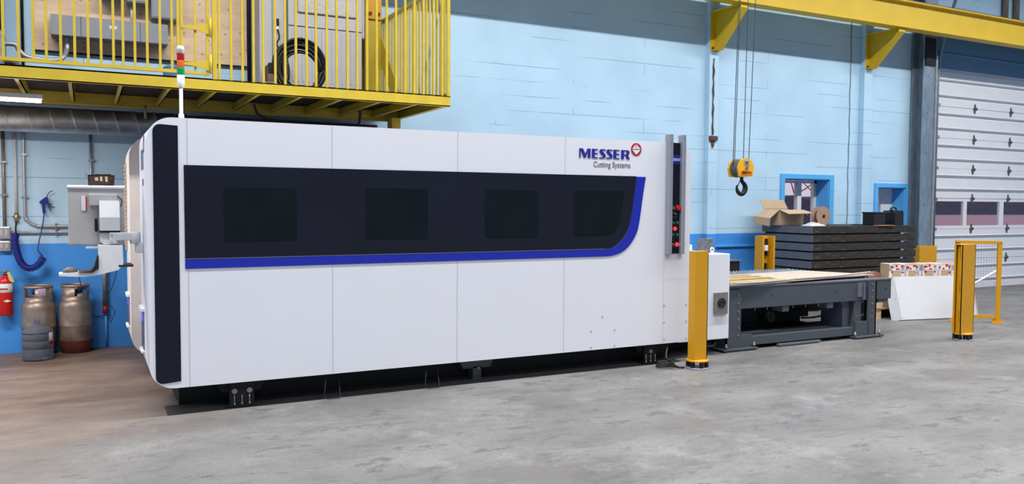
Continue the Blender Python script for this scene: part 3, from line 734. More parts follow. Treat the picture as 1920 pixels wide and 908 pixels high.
# gate leaf
gt = thing('railing_gate', (.85, MYF+.02, MZ1), 'yellow steel gate with two strap hinges in the mezzanine railing', 'gate')
MB().box(.728, .955, MYF+.008, MYF+.034, MZ1+.035, MZ1+.060).box(.728, .955, MYF+.008, MYF+.034, RT, RT+.03).box(.728, .750, MYF+.008, MYF+.034, MZ1+.06, RT).box(.935, .955, MYF+.008, MYF+.034, MZ1+.06, RT).build('gate_frame', M_YELD, gt)
MB().box(.838, .856, MYF+.012, MYF+.030, MZ1+.06, RT).build('gate_bar', M_YELD, gt)
for z in (2.735, 3.045):
    MB().prism([(.74, z+.010), (.86, z+.020), (.955, z+.050), (.955, z-.050), (.86, z-.020), (.74, z-.010)], 'y', MYF-.002, MYF+.008).build('strap_hinge', M_YELD, gt)
    MB().cyl((.968, MYF-.004, z-.07), (.968, MYF-.004, z+.09), .013, 12).build('hinge_pin', M_YELD, gt)
# crane column and its brace standing at the mezzanine end
cc = thing('crane_column', (3.03, 9.45, MZ1), 'yellow steel column with bolted plate rising behind the mezzanine railing', 'column')
MB().box(2.93, 3.13, 9.40, 9.415, MZ1+.015, 5.4).box(2.93, 3.13, 9.585, 9.60, MZ1+.015, 5.4).box(3.02, 3.04, 9.415, 9.585, MZ1+.015, 5.4).build('column_shaft', M_YELD, cc)
bp_ = MB().box(2.945, 3.125, 9.375, 9.40, 3.72, 4.05); bpo = bp_.build('bolted_plate', mat('amber_paint', (.62, .30, .012), .5, noise=.1), cc)
for x in (2.985, 3.085): MB().cyl((x, 9.375, 3.78), (x, 9.352, 3.78), .020, 6).build('bolt', M_RUST, bpo)
br2 = MB().prism([(9.62, 3.70), (9.55, 3.70), (8.62, 2.632), (8.86, 2.632), (9.62, 3.40)], 'x', 3.125, 3.137); br2.build('brace_plate', M_YELD, cc)

# ---- electrical gear on the wall above the mezzanine
ply = solo('plywood_board', MB().box(-.44, 1.64, W-.034, W-.006, 3.10, 4.6), M_PLY, 'big knotty plywood backboard on the wall above the mezzanine', 'board')
MB().box(-.44, 1.64, W-.036, W-.006, 3.085, 3.10).build('edge_strip', M_BLACK, ply)
tg = thing('cable_trough', (.25, 9.55, 3.3), 'long grey steel cable trough mounted across the plywood', 'electrical box')
MB().box(-.29, .80, 9.50, W-.040, 3.235, 3.44, bev=.004).build('trough_body', M_GREYBOX, tg)
for x in (-.02, .26, .53): MB().box(x-.002, x+.002, 9.4985, 9.501, 3.24, 3.435).build('cover_seam', M_BLACK, tg)
MB().box(.24, .31, 9.497, 9.5, 3.34, 3.375).build('label_plate', M_LABEL, tg)
for x, zt in ((.275, 3.654), (.455, 3.639), (.72, 3.499)): MB().cyl((x, 9.60, 3.44), (x, 9.60, zt), .012, 10).build('conduit_nipple', M_PVC, tg)
for x0, x1, z0, lab in ((.64, .91, 3.50, 'grey breaker box right of the two small boxes above the trough'), (.16, .37, 3.655, 'grey breaker box at the left above the cable trough'), (.41, .61, 3.64, 'grey breaker box in the middle above the cable trough')):
    e = thing('breaker_box', ((x0+x1)/2, 9.6, z0), lab, 'electrical box', 'breaker boxes above the trough')
    MB().box(x0, x1, 9.50, W-.040, z0, z0+.45, bev=.004).build('box_body', M_GREYBOX, e)
    MB().box(x0+.012, x1-.012, 9.494, 9.5, z0+.012, z0+.44, bev=.002).build('door', M_GREYBOX, e)
e = thing('switch_cabinet', (-.85, 9.45, 2.9), 'dark grey electrical cabinet cut by the left frame edge', 'electrical box')
MB().box(-1.25, -.69, 9.35, W, 2.86, 3.20, bev=.004).build('cabinet_body', M_GREYBOX, e)
for z in (2.90, 3.02, 3.15): MB().cyl((-.70, 9.35, z), (-.70, 9.343, z), .008, 8).build('screw', M_ZINC, e)
MB().box(-1.25, -.70, 9.35, W, 3.28, 3.8, bev=.004).build('upper_box', M_BLACK, e)
MB().tube(smooth_path([(-.69, 9.5, 3.10), (-.60, 9.5, 3.10), (-.56, 9.5, 3.04), (-.50, 9.5, 2.99), (-.38, 9.5, 2.975), (-.24, 9.5, 2.98), (-.18, 9.52, 3.02), (-.15, 9.6, 3.12), (-.15, 9.6, 3.233)], 6), .024, 10).build('conduit_bend', M_PIPE, e)
MB().tube(smooth_path([(-.69, 9.5, 2.93), (-.60, 9.5, 2.92), (-.57, 9.5, 2.84), (-.57, 9.5, 2.63)], 6), .026, 10).build('conduit_drop', M_DRUMG, e)
solo('black_riser_pipe', MB().cyl((-.545, W-.03, 2.63), (-.545, W-.03, 4.8), .014, 10), M_BLACK, 'thin black riser pipe left of the plywood', 'pipe')
solo('black_riser_pipe', MB().cyl((1.665, W-.03, 2.63), (1.665, W-.03, 4.8), .022, 10), M_BLACK, 'thick black riser pipe between plywood and beige cabinet', 'pipe')
# tall cabinets
cb = thing('equipment_cabinet', (2.4, 9.4, MZ1), 'wide pale grey equipment cabinet behind the cable coil on the mezzanine', 'cabinet')
MB().box(2.0, 2.83, 9.20, 9.66, 2.86, 4.2, bev=.006).build('cabinet_body', M_CAB, cb)
MB().box(2.0, 2.83, 9.195, 9.2, 3.505, 3.512).build('door_seam', M_BLACK, cb)
for k in range(14):
    x = 2.04+k*.055; MB().box(x, x+.02, 9.194, 9.2, 2.90, 3.48).build('vent_rib', M_CAB, cb)
MB().box(2.02, 2.80, 9.22, 9.64, MZ1+.012, 2.86).build('plinth', M_BROWN, cb)
MB().box(2.10, 2.78, 9.175, 9.2, 3.66, 3.80, bev=.012).build('foam_strip', M_FOAM, cb)
MB().box(2.84, 2.88, 9.25, 9.6, 3.45, 4.1, bev=.015).build('side_duct', M_CAB, cb)
cb2 = thing('narrow_cabinet', (1.83, 9.4, MZ1), 'narrow pale grey cabinet beside the plywood', 'cabinet')
MB().box(1.70, 1.975, 9.25, 9.66, 2.632, 4.2, bev=.006).build('cabinet_body', M_CAB, cb2)
MB().box(1.835, 1.839, 9.246, 9.25, 2.95, 4.15).build('door_seam', M_BLACK, cb2)
MB().box(1.865, 1.905, 9.225, 9.25, 3.50, 3.57).build('outlet', M_BLACK, cb2)
MB().lathe([(0, 0), (.016, 0), (.018, .02), (.010, .045), (0, .045)], (1.885, 9.22, 3.44), 14).build('plug', M_LABEL, cb2)
MB().tube(smooth_path([(1.885, 9.21, 3.45), (1.90, 9.19, 3.36), (1.87, 9.18, 3.28), (1.93, 9.17, 3.18), (1.975, 9.12, 3.08), (1.98, 9.08, 2.95), (1.96, 9.05, 2.80)], 6), .009, 8).build('cord', M_BLACK, cb2)
e = solo('brown_carton', MB().prism([(1.74, 2.632), (1.95, 2.632), (1.95, 3.07), (1.80, 3.07), (1.74, 3.03)], 'y', 9.02, 9.20), M_BROWN, 'brown carton with dark top in front of the narrow cabinet', 'box')
MB().box(1.745, 1.948, 9.015, 9.02, 2.94, 3.05).build('dark_band', M_BLACK, e); MB().box(1.86, 1.93, 9.013, 9.02, 2.75, 2.93).build('pale_patch', M_CARD, e)
# loops of flexible conduit on the deck
pts = []
for i in range(60):
    a = i*.32; pts.append((1.70+.13*math.cos(a)+i*.0012, 8.85+.05*math.sin(a*.5), 2.665+.075+.075*math.sin(a)*(1-.003*i)))
solo('flexible_conduit', MB().tube(smooth_path([(1.42, 8.85, 2.65), (1.48, 8.85, 2.70)]+pts, 2), .014, 8), M_FLEX, 'grey flexible conduit looped on the mezzanine deck', 'conduit')
# black cable coil on edge against the cabinet
cx, cy, cz = 1.985, 8.62, 2.955
loops = []
for k, (dr, dx, dy) in enumerate(((0, 0, 0), (.012, .004, -.022), (-.022, 0, -.03), (.005, .022, .024), (-.012, -.012, -.05), (.018, .040, .04), (-.034, .006, .012), (.022, .010, -.04), (-.042, .014, -.01), (.010, -.024, .03))):
    for i in range(36):
        a = i*2*PI/36; loops.append((cx+dx+(.232+dr)*math.cos(a), cy+dy+.01*math.sin(a), cz+(.232+dr)*math.sin(a)*1.08+dr))
coil = solo('cable_coil', MB().tube(loops, .0135, 8), M_RUBBER, 'black cable coil standing on edge behind the railing bars', 'cable')
coil2 = MB(); coil2.tube([(cx+.045+.225*math.cos(i*PI/18), cy-.03, cz+.005+.232*math.sin(i*PI/18)) for i in range(36)], .008, 8, closed=True); coil2.build('loose_turn', M_RUBBER, coil)
solo('junction_fitting', MB().box(2.64, 2.72, 9.02, 9.12, MZ1+.012, MZ1+.10, bev=.008), M_CARD, 'small tan junction fitting at the right foot of the wide cabinet', 'fitting')
# blue jug on the deck
def jug(x, y, z, r, h, m_, label, grp=None, lab=True):
    t = thing('water_jug', (x, y, z), label, 'bottle')
    pr = [(0, 0), (r*.85, 0), (r*.95, .02*h), (r, .06*h)]
    for i in range(3):
        z0 = .12+.19*i; pr += [(r, z0*h), (r, (z0+.155)*h), (r*.975, (z0+.168)*h), (r*.975, (z0+.178)*h)]
    pr += [(r, .66*h), (r*.98, .70*h), (r*.85, .77*h), (r*.5, .84*h), (r*.24, .88*h), (r*.20, .90*h), (r*.20, .97*h), (r*.24, .975*h), (r*.24, h), (0, h)]
    MB().lathe(pr, (x, y, z), 32).build('bottle_body', m_, t)
    return t
jug(.715, 8.05, MZ1+.012, .085, .20, M_JUGB, 'blue water jug on the mezzanine deck behind the signal tower')

# spiral duct, lamp and other services beneath the mezzanine
du = thing('spiral_duct', (-1.5, 9.28, 2.36), 'galvanised spiral duct running beneath the mezzanine', 'duct')
MB().tube([(-4.9, 9.28, 2.355), (.95, 9.28, 2.355)], .125, 32).build('duct_body', M_SPIRAL, du)
x = -4.8
hel = []
while x < .93:
    a = x*2*PI/.19; hel.append((x, 9.28+.1265*math.cos(a), 2.355+.1265*math.sin(a))); x += .19/26
MB().tube(hel, .0045, 5).build('spiral_seam', M_SPIRAL, du)
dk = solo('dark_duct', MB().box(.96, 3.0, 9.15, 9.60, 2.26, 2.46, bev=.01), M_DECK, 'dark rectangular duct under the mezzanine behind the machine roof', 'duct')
lp = thing('strip_lamp', (-1.0, 8.0, 2.40), 'hanging fluorescent strip lamp under the mezzanine at the left edge', 'lamp')
MB().box(-1.55, -.315, 7.955, 8.045, 2.415, 2.455, bev=.006).build('housing', M_LAMPW, lp)
MB().cyl((-1.54, 8.0, 2.402), (-.325, 8.0, 2.402), .016, 12).build('tube', M_TUBE, lp)
MB().tube([(-.42, 8.0, 2.455), (-.422, 8.0, 2.49), (-.42, 8.0, 2.52)], .004, 6).build('chain', M_ZINC, lp)
MB().tube([(-1.45, 8.0, 2.455), (-1.45, 8.0, 2.52)], .004, 6).build('chain', M_ZINC, lp)
for yl, pw in ((8.0, 62),):
    la = area('under_mezzanine_light', (-.93, yl, 2.398), 1.2, .03, pw, (1, .93, .86)); la.parent = lp; la.location = (.07, 0, -.022)
area('under_mezzanine_light', (-3.2, 8.0, 2.40), 1.2, .04, 110, (1, .93, .86))  # added light out of view, brightens the wall under the mezzanine
solo('sprinkler_line', MB().tube([(.52, 8.7, 2.36), (.52, 8.7, 2.49)], .012, 8), M_PIPER, 'short pipe drop hanging from the mezzanine joists', 'pipe')
solo('black_under_cable', MB().tube(smooth_path([(1.45, 8.2, 2.505), (1.50, 8.2, 2.40), (1.70, 8.2, 2.35), (2.2, 8.2, 2.34), (2.46, 8.2, 2.35), (2.50, 8.2, 2.44), (2.50, 8.2, 2.505)], 6), .013, 8), M_BLACK, 'black cable sagging beneath the mezzanine joists', 'cable')

# ================================================================== LEFT WALL SERVICES
t = thing('air_pipe', (-.74, W, 1.7), 'brown weathered pipe dropping to two boxes at the left wall', 'pipe')
MB().cyl((-.735, W-.035, 1.30), (-.735, W-.035, 2.30), .017, 12).build('pipe_run', M_PIPER, t)
for z in (1.62, 1.95): MB().box(-.765, -.705, W-.056, W, z-.008, z+.008).build('strap', M_ZINC, t)
for z0, z1, n_ in ((1.175, 1.30, 0), (1.05, 1.155, 1)):
    ob = MB().box(-.80, -.685, W-.06, W, z0, z1, bev=.012).build('outlet_box', M_PIPE, t)
    for x in (-.765, -.72): MB().box(x-.012, x+.012, W-.066, W-.058, z0+.03, z1-.03, bev=.003).build('outlet_face', M_MON, ob)
t = thing('white_pipe', (-.633, W, 1.8), 'white plastic air pipe ending in a brass valve', 'pipe')
MB().cyl((-.633, W-.03, 1.44), (-.633, W-.03, 2.32), .015, 12).build('pipe_run', M_PVC, t)
MB().cyl((-.633, W-.03, 1.34), (-.633, W-.03, 1.44), .020, 10).cyl((-.668, W-.03, 1.40), (-.598, W-.03, 1.40), .008, 8).build('valve', M_BRASS, t)
t = thing('conduit', (-.5, W, 1.5), 'steel conduit bending right along the wall above the blue paint', 'conduit')
MB().tube(smooth_path([(-.557, W-.03, 2.32), (-.557, W-.03, 1.45), (-.545, W-.03, 1.38), (-.515, W-.03, 1.335), (-.46, W-.03, 1.308), (-.38, W-.03, 1.300), (.30, W-.03, 1.300)], 6), .0145, 12).build('conduit_run', M_PIPE, t)
for z in (1.60, 2.03): MB().box(-.585, -.528, W-.05, W, z-.008, z+.008).build('strap', M_ZINC, t)
MB().box(-.292, -.276, W-.05, W, 1.27, 1.33).build('strap', M_ZINC, t)
t = thing('conduit', (-.3, W, 1.24), 'lower straight steel conduit running right from the outlet box', 'conduit')
MB().cyl((-.685, W-.03, 1.238), (.30, W-.03, 1.238), .0135, 12).build('conduit_run', M_PIPE, t)
MB().box(-.292, -.276, W-.05, W, 1.21, 1.265).build('strap', M_ZINC, t)
t = thing('conduit', (.047, W, 2.0), 'steel conduit dropping behind the framed boards', 'conduit')
MB().cyl((.048, W-.03, 1.33), (.048, W-.03, 2.32), .0145, 12).build('conduit_run', M_PIPE, t)
MB().box(.02, .076, W-.05, W, 1.98, 2.0).build('strap', M_ZINC, t)
t = thing('drain_pipe', (.16, W, .6), 'dull grey pipe with red fitting on the blue wall beneath the terminal', 'pipe')
MB().cyl((.160, W-.04, .45), (.160, W-.04, 1.00), .022, 14).build('pipe_run', M_PIPER, t)
MB().cyl((.160, W-.04, .37), (.160, W-.04, .45), .026, 14).build('fitting', M_LRED, t)
MB().cyl((.165, W-.025, 0.0), (.165, W-.025, .37), .012, 10).build('lower_tube', M_TRIM, t)
MB().tube([(.16, W-.03, .345), (.10, W-.02, .335), (.06, W-.02, .335)], .005, 6).build('wire', M_BLACK, t)
# coiled air hose and blow gun
t = thing('air_hose', (-.55, 9.6, 1.0), 'curly dark blue air hose looped below the brass valve', 'hose')
core = smooth_path([(-.634, 9.60, 1.231), (-.645, 9.58, 1.16), (-.630, 9.57, 1.06), (-.600, 9.57, .95), (-.548, 9.57, .885), (-.480, 9.57, .885), (-.420, 9.57, .940), (-.398, 9.57, .985)], 8)
def coilpath(c, r, turns):
    L = [0]
    for i in range(1, len(c)): L.append(L[-1]+(c[i]-c[i-1]).length)
    out = []; N = turns*10
    for k in range(N+1):
        s_ = L[-1]*k/N; i = 0
        while i < len(L)-2 and L[i+1] < s_: i += 1
        f = (s_-L[i])/max(L[i+1]-L[i], 1e-6); p = c[i].lerp(c[i+1], f); d = (c[i+1]-c[i]).normalized()
        yv = Vector((0, 1, 0)); nv = d.cross(yv).normalized(); a = 2*PI*k/10
        out.append(p+(nv*math.cos(a)+yv*math.sin(a))*r)
    return out
MB().tube(coilpath(core, .030, 46), .0062, 6).build('coil', M_HOSE, t)
MB().tube(smooth_path([(-.633, 9.66, 1.345), (-.637, 9.62, 1.28), (-.634, 9.60, 1.231)], 5), .008, 8).build('lead', M_BLACK, t)
MB().tube(smooth_path([(-.398, 9.57, .985), (-.42, 9.57, 1.02), (-.445, 9.58, 1.06), (-.436, 9.6, 1.14), (-.40, 9.63, 1.32), (-.388, 9.65, 1.435)], 6), .006, 8).build('lead', M_HOSE, t)
t = thing('blow_gun', (-.39, 9.65, 1.5), 'dark blue air blow gun hung on the grey-blue wall', 'tool')
MB().prism([(-.400, 1.435), (-.372, 1.435), (-.378, 1.52), (-.345, 1.545), (-.352, 1.60), (-.372, 1.60), (-.425, 1.555), (-.428, 1.54), (-.405, 1.525)], 'y', 9.645, 9.685).build('grip', M_HOSE, t)
MB().tube(smooth_path([(-.362, 9.665, 1.595), (-.352, 9.665, 1.625), (-.328, 9.665, 1.655), (-.305, 9.665, 1.662)], 5), .0045, 6).build('nozzle', M_BLACK, t)
MB().prism([(-.352, 1.54), (-.318, 1.53), (-.312, 1.52), (-.340, 1.515), (-.335, 1.49), (-.322, 1.46), (-.332, 1.458), (-.350, 1.50)], 'y', 9.655, 9.675).build('trigger', M_HOSE, t)
solo('wall_hook', MB().cyl((-.375, 9.685, 1.585), (-.375, W, 1.585), .006, 8), M_ZINC, 'small steel hook holding the blow gun', 'hook')

# fire extinguisher
t = thing('fire_extinguisher', (-.735, 9.63, .40), 'red fire extinguisher mounted on the blue wall at the left edge', 'fire extinguisher')
c0 = (-.737, 9.635, .405)
MB().lathe([(0, 0), (.058, 0), (.064, .01), (.064, .33), (.058, .36), (.040, .385), (.024, .395), (.024, .41), (0, .41)], c0, 28).build('cylinder', M_RED, t)
MB().lathe([(.0645, .235), (.0655, .236), (.0655, .322), (.0645, .323)], c0, 28, -PI*.95, -PI*.05).build('label_band', M_LABEL, t)
for k in range(4):
    a = -PI*.72+k*.30; q = Vector((c0[0]+.0665*math.cos(a), c0[1]+.0665*math.sin(a), c0[2]+.27)); d = Vector((math.cos(a), math.sin(a), 0))
    MB().cyl(q-d*.002, q, .010, 10).build('label_symbol', M_LRED, t)
a = -PI*.42; q = Vector((c0[0]+.066*math.cos(a), c0[1]+.066*math.sin(a), c0[2]+.15))
dm = MB().prism([(q.x-.034, q.z), (q.x, q.z+.014), (q.x+.034, q.z), (q.x, q.z-.014)], 'y', q.y-.004, q.y+.006); dm.build('diamond_mark', M_LABEL, t)
MB().lathe([(0, 0), (.018, 0), (.018, .04), (.012, .05), (0, .05)], (c0[0], c0[1], c0[2]+.41), 16).build('valve', M_BRASS, t)
MB().box(-.80, -.675, 9.60, 9.62, .845, .857, M=tilt(-.737, 9.61, .85, 0, 0) @ Matrix.Translation((-.737, 0, .85)) @ Matrix.Rotation(-.15, 4, 'Y') @ Matrix.Translation((.737, 0, -.85))).box(-.80, -.69, 9.60, 9.62, .825, .833).build('lever', M_ZINC, t)
MB().prism([(-.72, .84), (-.700, .85), (-.655, .75), (-.675, .735), (-.700, .76)], 'y', 9.585, 9.588).build('tag', M_TAG, t)
MB().box(-.78, -.70, 9.69, W, .55, .75).build('bracket', M_BLACK, t)

# propane cylinders
def cylinder(x, y, label, turn):
    t = thing('gas_cylinder', (x, y, 0), label, 'gas cylinder', 'tarnished gas cylinders by the blue wall')
    r = .155
    MB().lathe([(0, .02), (.120, .02), (.120, 0), (.126, 0), (.126, .035), (.145, .05), (r, .085), (r, .275), (r+.003, .283), (r+.003, .293), (r, .30), (r, .475), (.148, .51), (.125, .545), (.09, .565), (0, .575)], (x, y, 0), 40).build('tank', M_TANK, t)
    MB().lathe([(.1265, 0), (.1465, .048), (r+.001, .085), (r+.001, .13)], (x, y, 0.002), 40).build('base_band', M_TANKR, t)
    # carrying collar with two hand openings
    c = MB(); z0, z1 = .545, .705; R = .128
    c.lathe([(R, z1-.028), (R+.006, z1-.022), (R+.006, z1), (R-.004, z1), (R-.004, z1-.028), (R, z1-.028)], (x, y, 0), 40)
    c.lathe([(R, z0-.02), (R, z0+.045), (R-.004, z0+.045), (R-.004, z0-.02)], (x, y, 0), 40)
    for a0, a1 in ((turn, turn+1.15), (turn+2.05, turn+3.3), (turn+4.2, turn+5.4)):
        c.lathe([(R, z0+.04), (R, z1-.02), (R-.004, z1-.02), (R-.004, z0+.04)], (x, y, 0), 12, a0, a1)
    c.build('collar', M_TANK, t)
    v = MB().cyl((x, y, .57), (x, y, .655), .018, 12); v.cyl((x-.05, y-.02, .625), (x+.045, y+.02, .625), .012, 10); v.cyl((x+.045, y+.02, .61), (x+.045, y+.02, .655), .022, 12)
    v.build('valve', M_BLACK, t)
    return t
ga = cylinder(-.448, 9.555, 'left tarnished gas cylinder behind the water jug', -1.75)
lb = MB().lathe([(.1295, .60), (.1305, .601), (.1305, .69), (.1295, .691)], (-.448, 9.555, 0), 8, -1.55, -1.0); lb.build('label', mat('faded_label', (.46, .36, .52), .6, noise=.15), ga)
cylinder(-.118, 9.555, 'right tarnished gas cylinder standing clear of the water jug', -2.75)
jg = jug(-.448, 9.238, 0, .136, .40, M_JUG, 'smoky plastic water jug on the floor before the left gas cylinder')
MB().lathe([(.137, .155), (.138, .156), (.138, .27), (.137, .271)], (-.448, 9.238, 0), 6, -.75, -.30).build('label', M_LABEL, jg)
MB().lathe([(.1385, .155), (.139, .156), (.139, .19), (.1385, .191)], (-.448, 9.238, 0), 6, -.75, -.30).build('label_band', M_LRED, jg)

# ================================================================== CRANE
cr = thing('crane_beam', (8, 9.05, 4.455), 'long yellow crane runway beam across the upper right', 'crane')
y0 = 8.95
MB().box(.5, 18.6, y0, y0+.20, 4.455, 4.475).box(.5, 18.6, y0+.085, y0+.105, 4.475, 4.870).box(.5, 18.6, y0, y0+.20, 4.870, 4.890).build('beam', M_CRANE, cr)
MB().box(.5, 18.6, y0+.075, y0+.125, 4.890, 4.930).build('rail', M_DRUMG, cr)
def bracket(x, label):
    t = thing('crane_bracket', (x, 9.6, 3.88), label, 'bracket')
    yw = W-.10
    MB().prism([(yw-.01, 3.885), (yw-.01, 4.43), (9.02, 4.43), (9.02, 4.40), (yw-.085, 3.885)], 'x', x-.007, x+.007).build('gusset', M_CRANE, t)
    MB().box(x-.09, x+.09, yw-.012, yw, 3.87, 4.455).build('wall_plate', M_CRANE, t)
    MB().box(x-.09, x+.09, 9.0, yw, 4.43, 4.453).build('top_plate', M_CRANE, t)
    d = MB().prism([(9.0, 4.43), (9.0, 4.395), (yw-.095, 3.875), (yw-.012, 3.875), (yw-.012, 3.885), (yw-.09, 3.89), (9.02, 4.40), (9.02, 4.43)], 'x', x-.07, x+.07); d.build('flange', M_CRANE, t)
    for dx in (-.055, .055): MB().cyl((x+dx, yw-.012, 3.91), (x+dx, yw-.034, 3.91), .018, 6).build('bolt', M_RUST, t)
bracket(8.42, 'yellow gusset bracket under the beam above the hook')
bracket(11.80, 'yellow gusset bracket under the beam near the overhead door')
rs = thing('rust_scar', (8.40, W-.1, 2.5), 'rusty rod and clamp on the pilaster below the left bracket', 'pipe')
MB().tube([(8.40+.006*math.sin(i*2.1), W-.108, 2.62+i*.06) for i in range(20)], [.012+.005*math.sin(i*1.3) for i in range(20)], 8).build('rod', M_RUST, rs)
MB().box(8.33, 8.48, W-.14, W-.10, 2.53, 2.60, bev=.01).prism([(8.37, 2.53), (8.44, 2.53), (8.42, 2.43), (8.39, 2.43)], 'y', W-.115, W-.10).build('clamp', M_RUST, rs)

hb = thing('hook_block', (7.0, 7.5, 1.9), 'yellow crane hook block with black hook hanging on four ropes', 'hook')
hx, hy, hz0 = 7.0, 7.5, 2.0-.0
# side plate outline in local (u, z); plate normal tilted so both drum and plate show
Rb = Matrix.Translation((hx, hy, 2.005)) @ Matrix.Rotation(math.radians(-2), 4, 'Z')
out = [(-.13, -.105), (.11, -.105), (.13, -.09), (.165, 0), (.155, 0.01)]+[(.150*math.cos(a*PI/10), .01+.105*math.sin(a*PI/10)) for a in range(1, 10)]+[(-.155, .01), (-.165, 0)]
SC = .74
out = [(p[0]*SC, p[1]) for p in out]
def plate(yc, th, m_, name, par): 
    return MB().prism([(p[0], p[1]) for p in out], 'y', yc-th/2, yc+th/2, M=Rb).build(name, m_, par)
sp1 = plate(-.085, .03, M_HOOKY, 'side_plate', hb); plate(.085, .03, M_HOOKY, 'side_plate', hb)
dr = MB()
for k in range(7):
    yv = -.066+k*.022
    pts = [(.108*math.cos(a*PI/16), .108*math.sin(a*PI/16)-.002) for a in range(32)]
    dr.prism(pts, 'y', yv-.009, yv+.009, M=Rb); 
dr.prism([(.085*math.cos(a*PI/12), .085*math.sin(a*PI/12)) for a in range(24)], 'y', -.07, .07, M=Rb)
dr.build('sheave', M_DRUMG, hb)
MB().box(-.085, .085, -.104, -.1, -.085, -.035, M=Rb).build('name_label', M_ORNG, sp1)
tx = text('name_lettering', 'Street', M_BLACK, sp1, hx-.068, hy-.1055, 1.936, .136, .030, bold=.03)
cap_ = MB().prism([(-.042, .03), (.042, .03), (.036, .085), (-.036, .085)], 'y', -.104, -.1, M=Rb).build('capacity_plate', M_ALU, sp1)
text('capacity_lettering', '2T', M_BLACK, cap_, hx-.020, hy-.1055, 2.050, .04, .028, bold=.03)
MB().cyl((hx, hy-.100, 2.005), (hx, hy-.118, 2.005), .020, 8).build('axle_nut', M_PIPER, sp1)
hk = [(0, -.105), (0, -.14), (.012, -.165), (.045, -.195), (.060, -.235), (.048, -.280), (.010, -.310), (-.035, -.303), (-.066, -.270), (-.074, -.225), (-.066, -.205)]
rad = [.020, .020, .022, .026, .030, .030, .028, .025, .020, .013, .007]
hp = smooth_path([(hx+u*1.0, hy-.02, 2.005+z_) for u, z_ in hk], 4)
rr = []
for i in range(len(hp)):
    f = i/(len(hp)-1)*(len(rad)-1); j = min(int(f), len(rad)-2); rr.append(rad[j]+(rad[j+1]-rad[j])*(f-j))
MB().tube(hp, rr, 14).build('hook', M_BLACK, hb)
MB().tube([(hx-.015, hy-.02, 1.865), (hx-.045, hy-.02, 1.82), (hx-.066, hy-.02, 1.775)], .005, 6).build('latch', M_BLACK, hb)
for x0, y0_, x1, y1_ in ((-.105, .02, -.135, -.15), (-.045, .06, -.085, -.12), (.040, .0, .06, -.06), (.105, -.02, .20, -.10)):
    MB().tube([(hx+x0, hy+y0_, 2.03), (hx+x1, hy+y1_, 7.58)], .0045, 6).build('rope', M_WIRE, hb)
MB().box(hx-.35, hx+.35, hy-.3, hy+.15, 7.58-.16, 7.6).build('hoist_trolley', M_CRANE, hb)

# steel column beside the door, its yellow guard, wall pieces
sc_ = thing('steel_column', (13.15, 9.5, 0), 'galvanised steel column left of the overhead door', 'column')
MB().box(12.99, 13.33, 9.46, 9.475, 0, 6.5).box(12.99, 13.33, 9.67, 9.685, 0, 6.5).box(13.15, 13.17, 9.475, 9.67, 0, 6.5).build('column_shaft', M_GALV, sc_)
MB().box(13.30, 13.345, 9.44, 9.475, .8, 4.2).build('edge_angle', M_PIPE, sc_)
for z in (2.5, 3.2, 3.85, 1.6): MB().cyl((13.12, 9.46, z), (13.12, 9.45, z), .014, 8).build('bolt', M_ZINC, sc_)
MB().box(13.02, 13.28, 9.435, 9.46, 4.02, 4.5).build('splice_plate', M_BLACK, sc_)
solo('column_guard', MB().box(12.86, 13.325, 9.34, 9.455, 0, .86, bev=.006), M_YEL, 'yellow box guard around the base of the steel column', 'guard')
solo('wall_switch', MB().box(13.17, 13.25, 9.688, W-.0, 1.46, 1.63, bev=.006), M_BLACK, 'small black wall control left of the steel column', 'switch')
for x, lab in ((15.58, 'left of two brown pipes above the crane beam'), (15.93, 'right of two brown pipes above the crane beam')):
    solo('riser_pipe', MB().cyl((x, W-.06, 4.8), (x, W-.06, 7.55), .055, 14), M_PIPER, lab, 'pipe', 'brown pipes above the crane beam')

# ================================================================== LIGHT CURTAIN POSTS
def guard_post(x0, x1, y0, y1, label, open_side='left', ground=True):
    t = thing('guard_post', ((x0+x1)/2, (y0+y1)/2, 0), label, 'post', 'yellow light curtain posts')
    # C-shaped column with the optics in its channel
    p = MB().box(x0+.012, x1, y0, y0+.008, .085, 1.115).box(x1-.008, x1, y0, y1, .085, 1.115).box(x0+.012, x1, y1-.008, y1, .085, 1.115)
    p.box(x0, x0+.012, y0, y1, .085, 1.115) if open_side is None else p.box(x0, x0+.008, y0, y0+.02, .085, 1.115).box(x0, x0+.008, y1-.02, y1, .085, 1.115).box(x0+.0, x0+.012, y0, y0+.008, .085, 1.115)
    p.build('column', M_YEL, t)
    MB().box(x0, x1, y0, y1, 1.115, 1.121).build('top_cap', M_YEL, t)
    xc, yc = (x0+x1)/2, (y0+y1)/2; R = .108
    MB().lathe([(0, .070), (R, .070), (R, .086), (0, .086)], (xc, yc, 0), 24).build('base_plate', M_YEL, t)
    MB().lathe([(0, 0), (R*1.0, 0), (R*1.0, .012), (R*.85, .014), (0, .014)], (xc, yc, 0), 24).build('floor_ring', M_ALU, t)
    for k in range(6):
        a = k*PI/3+.3; MB().box(xc+R*.8*math.cos(a)-.014, xc+R*.8*math.cos(a)+.014, yc+R*.8*math.sin(a)-.014, yc+R*.8*math.sin(a)+.014, .012, .072).build('levelling_foot', M_BPLA, t)
    if open_side is not None:
        MB().box(x0+.035, x1-.03, y0+.025, y1-.02, .09, 1.10).build('inner_rail', M_YEL, t)
        for z in (.22, .56, .93): MB().box(x0+.030, x0+.0355, y0+.030, y0+.045, z, z+.13).build('optic_slot', M_BPLA, t)
    return t
guard_post(5.080, 5.238, 6.02, 6.11, 'yellow light curtain post at the machine corner', None)
guard_post(8.95, 9.19, 5.95, 6.052, 'yellow light curtain post standing alone at the right', 'left')
t = thing('guard_post', (8.31, 8.4, 0), 'yellow light curtain post behind the cutting table with white box inside', 'post', 'yellow light curtain posts')
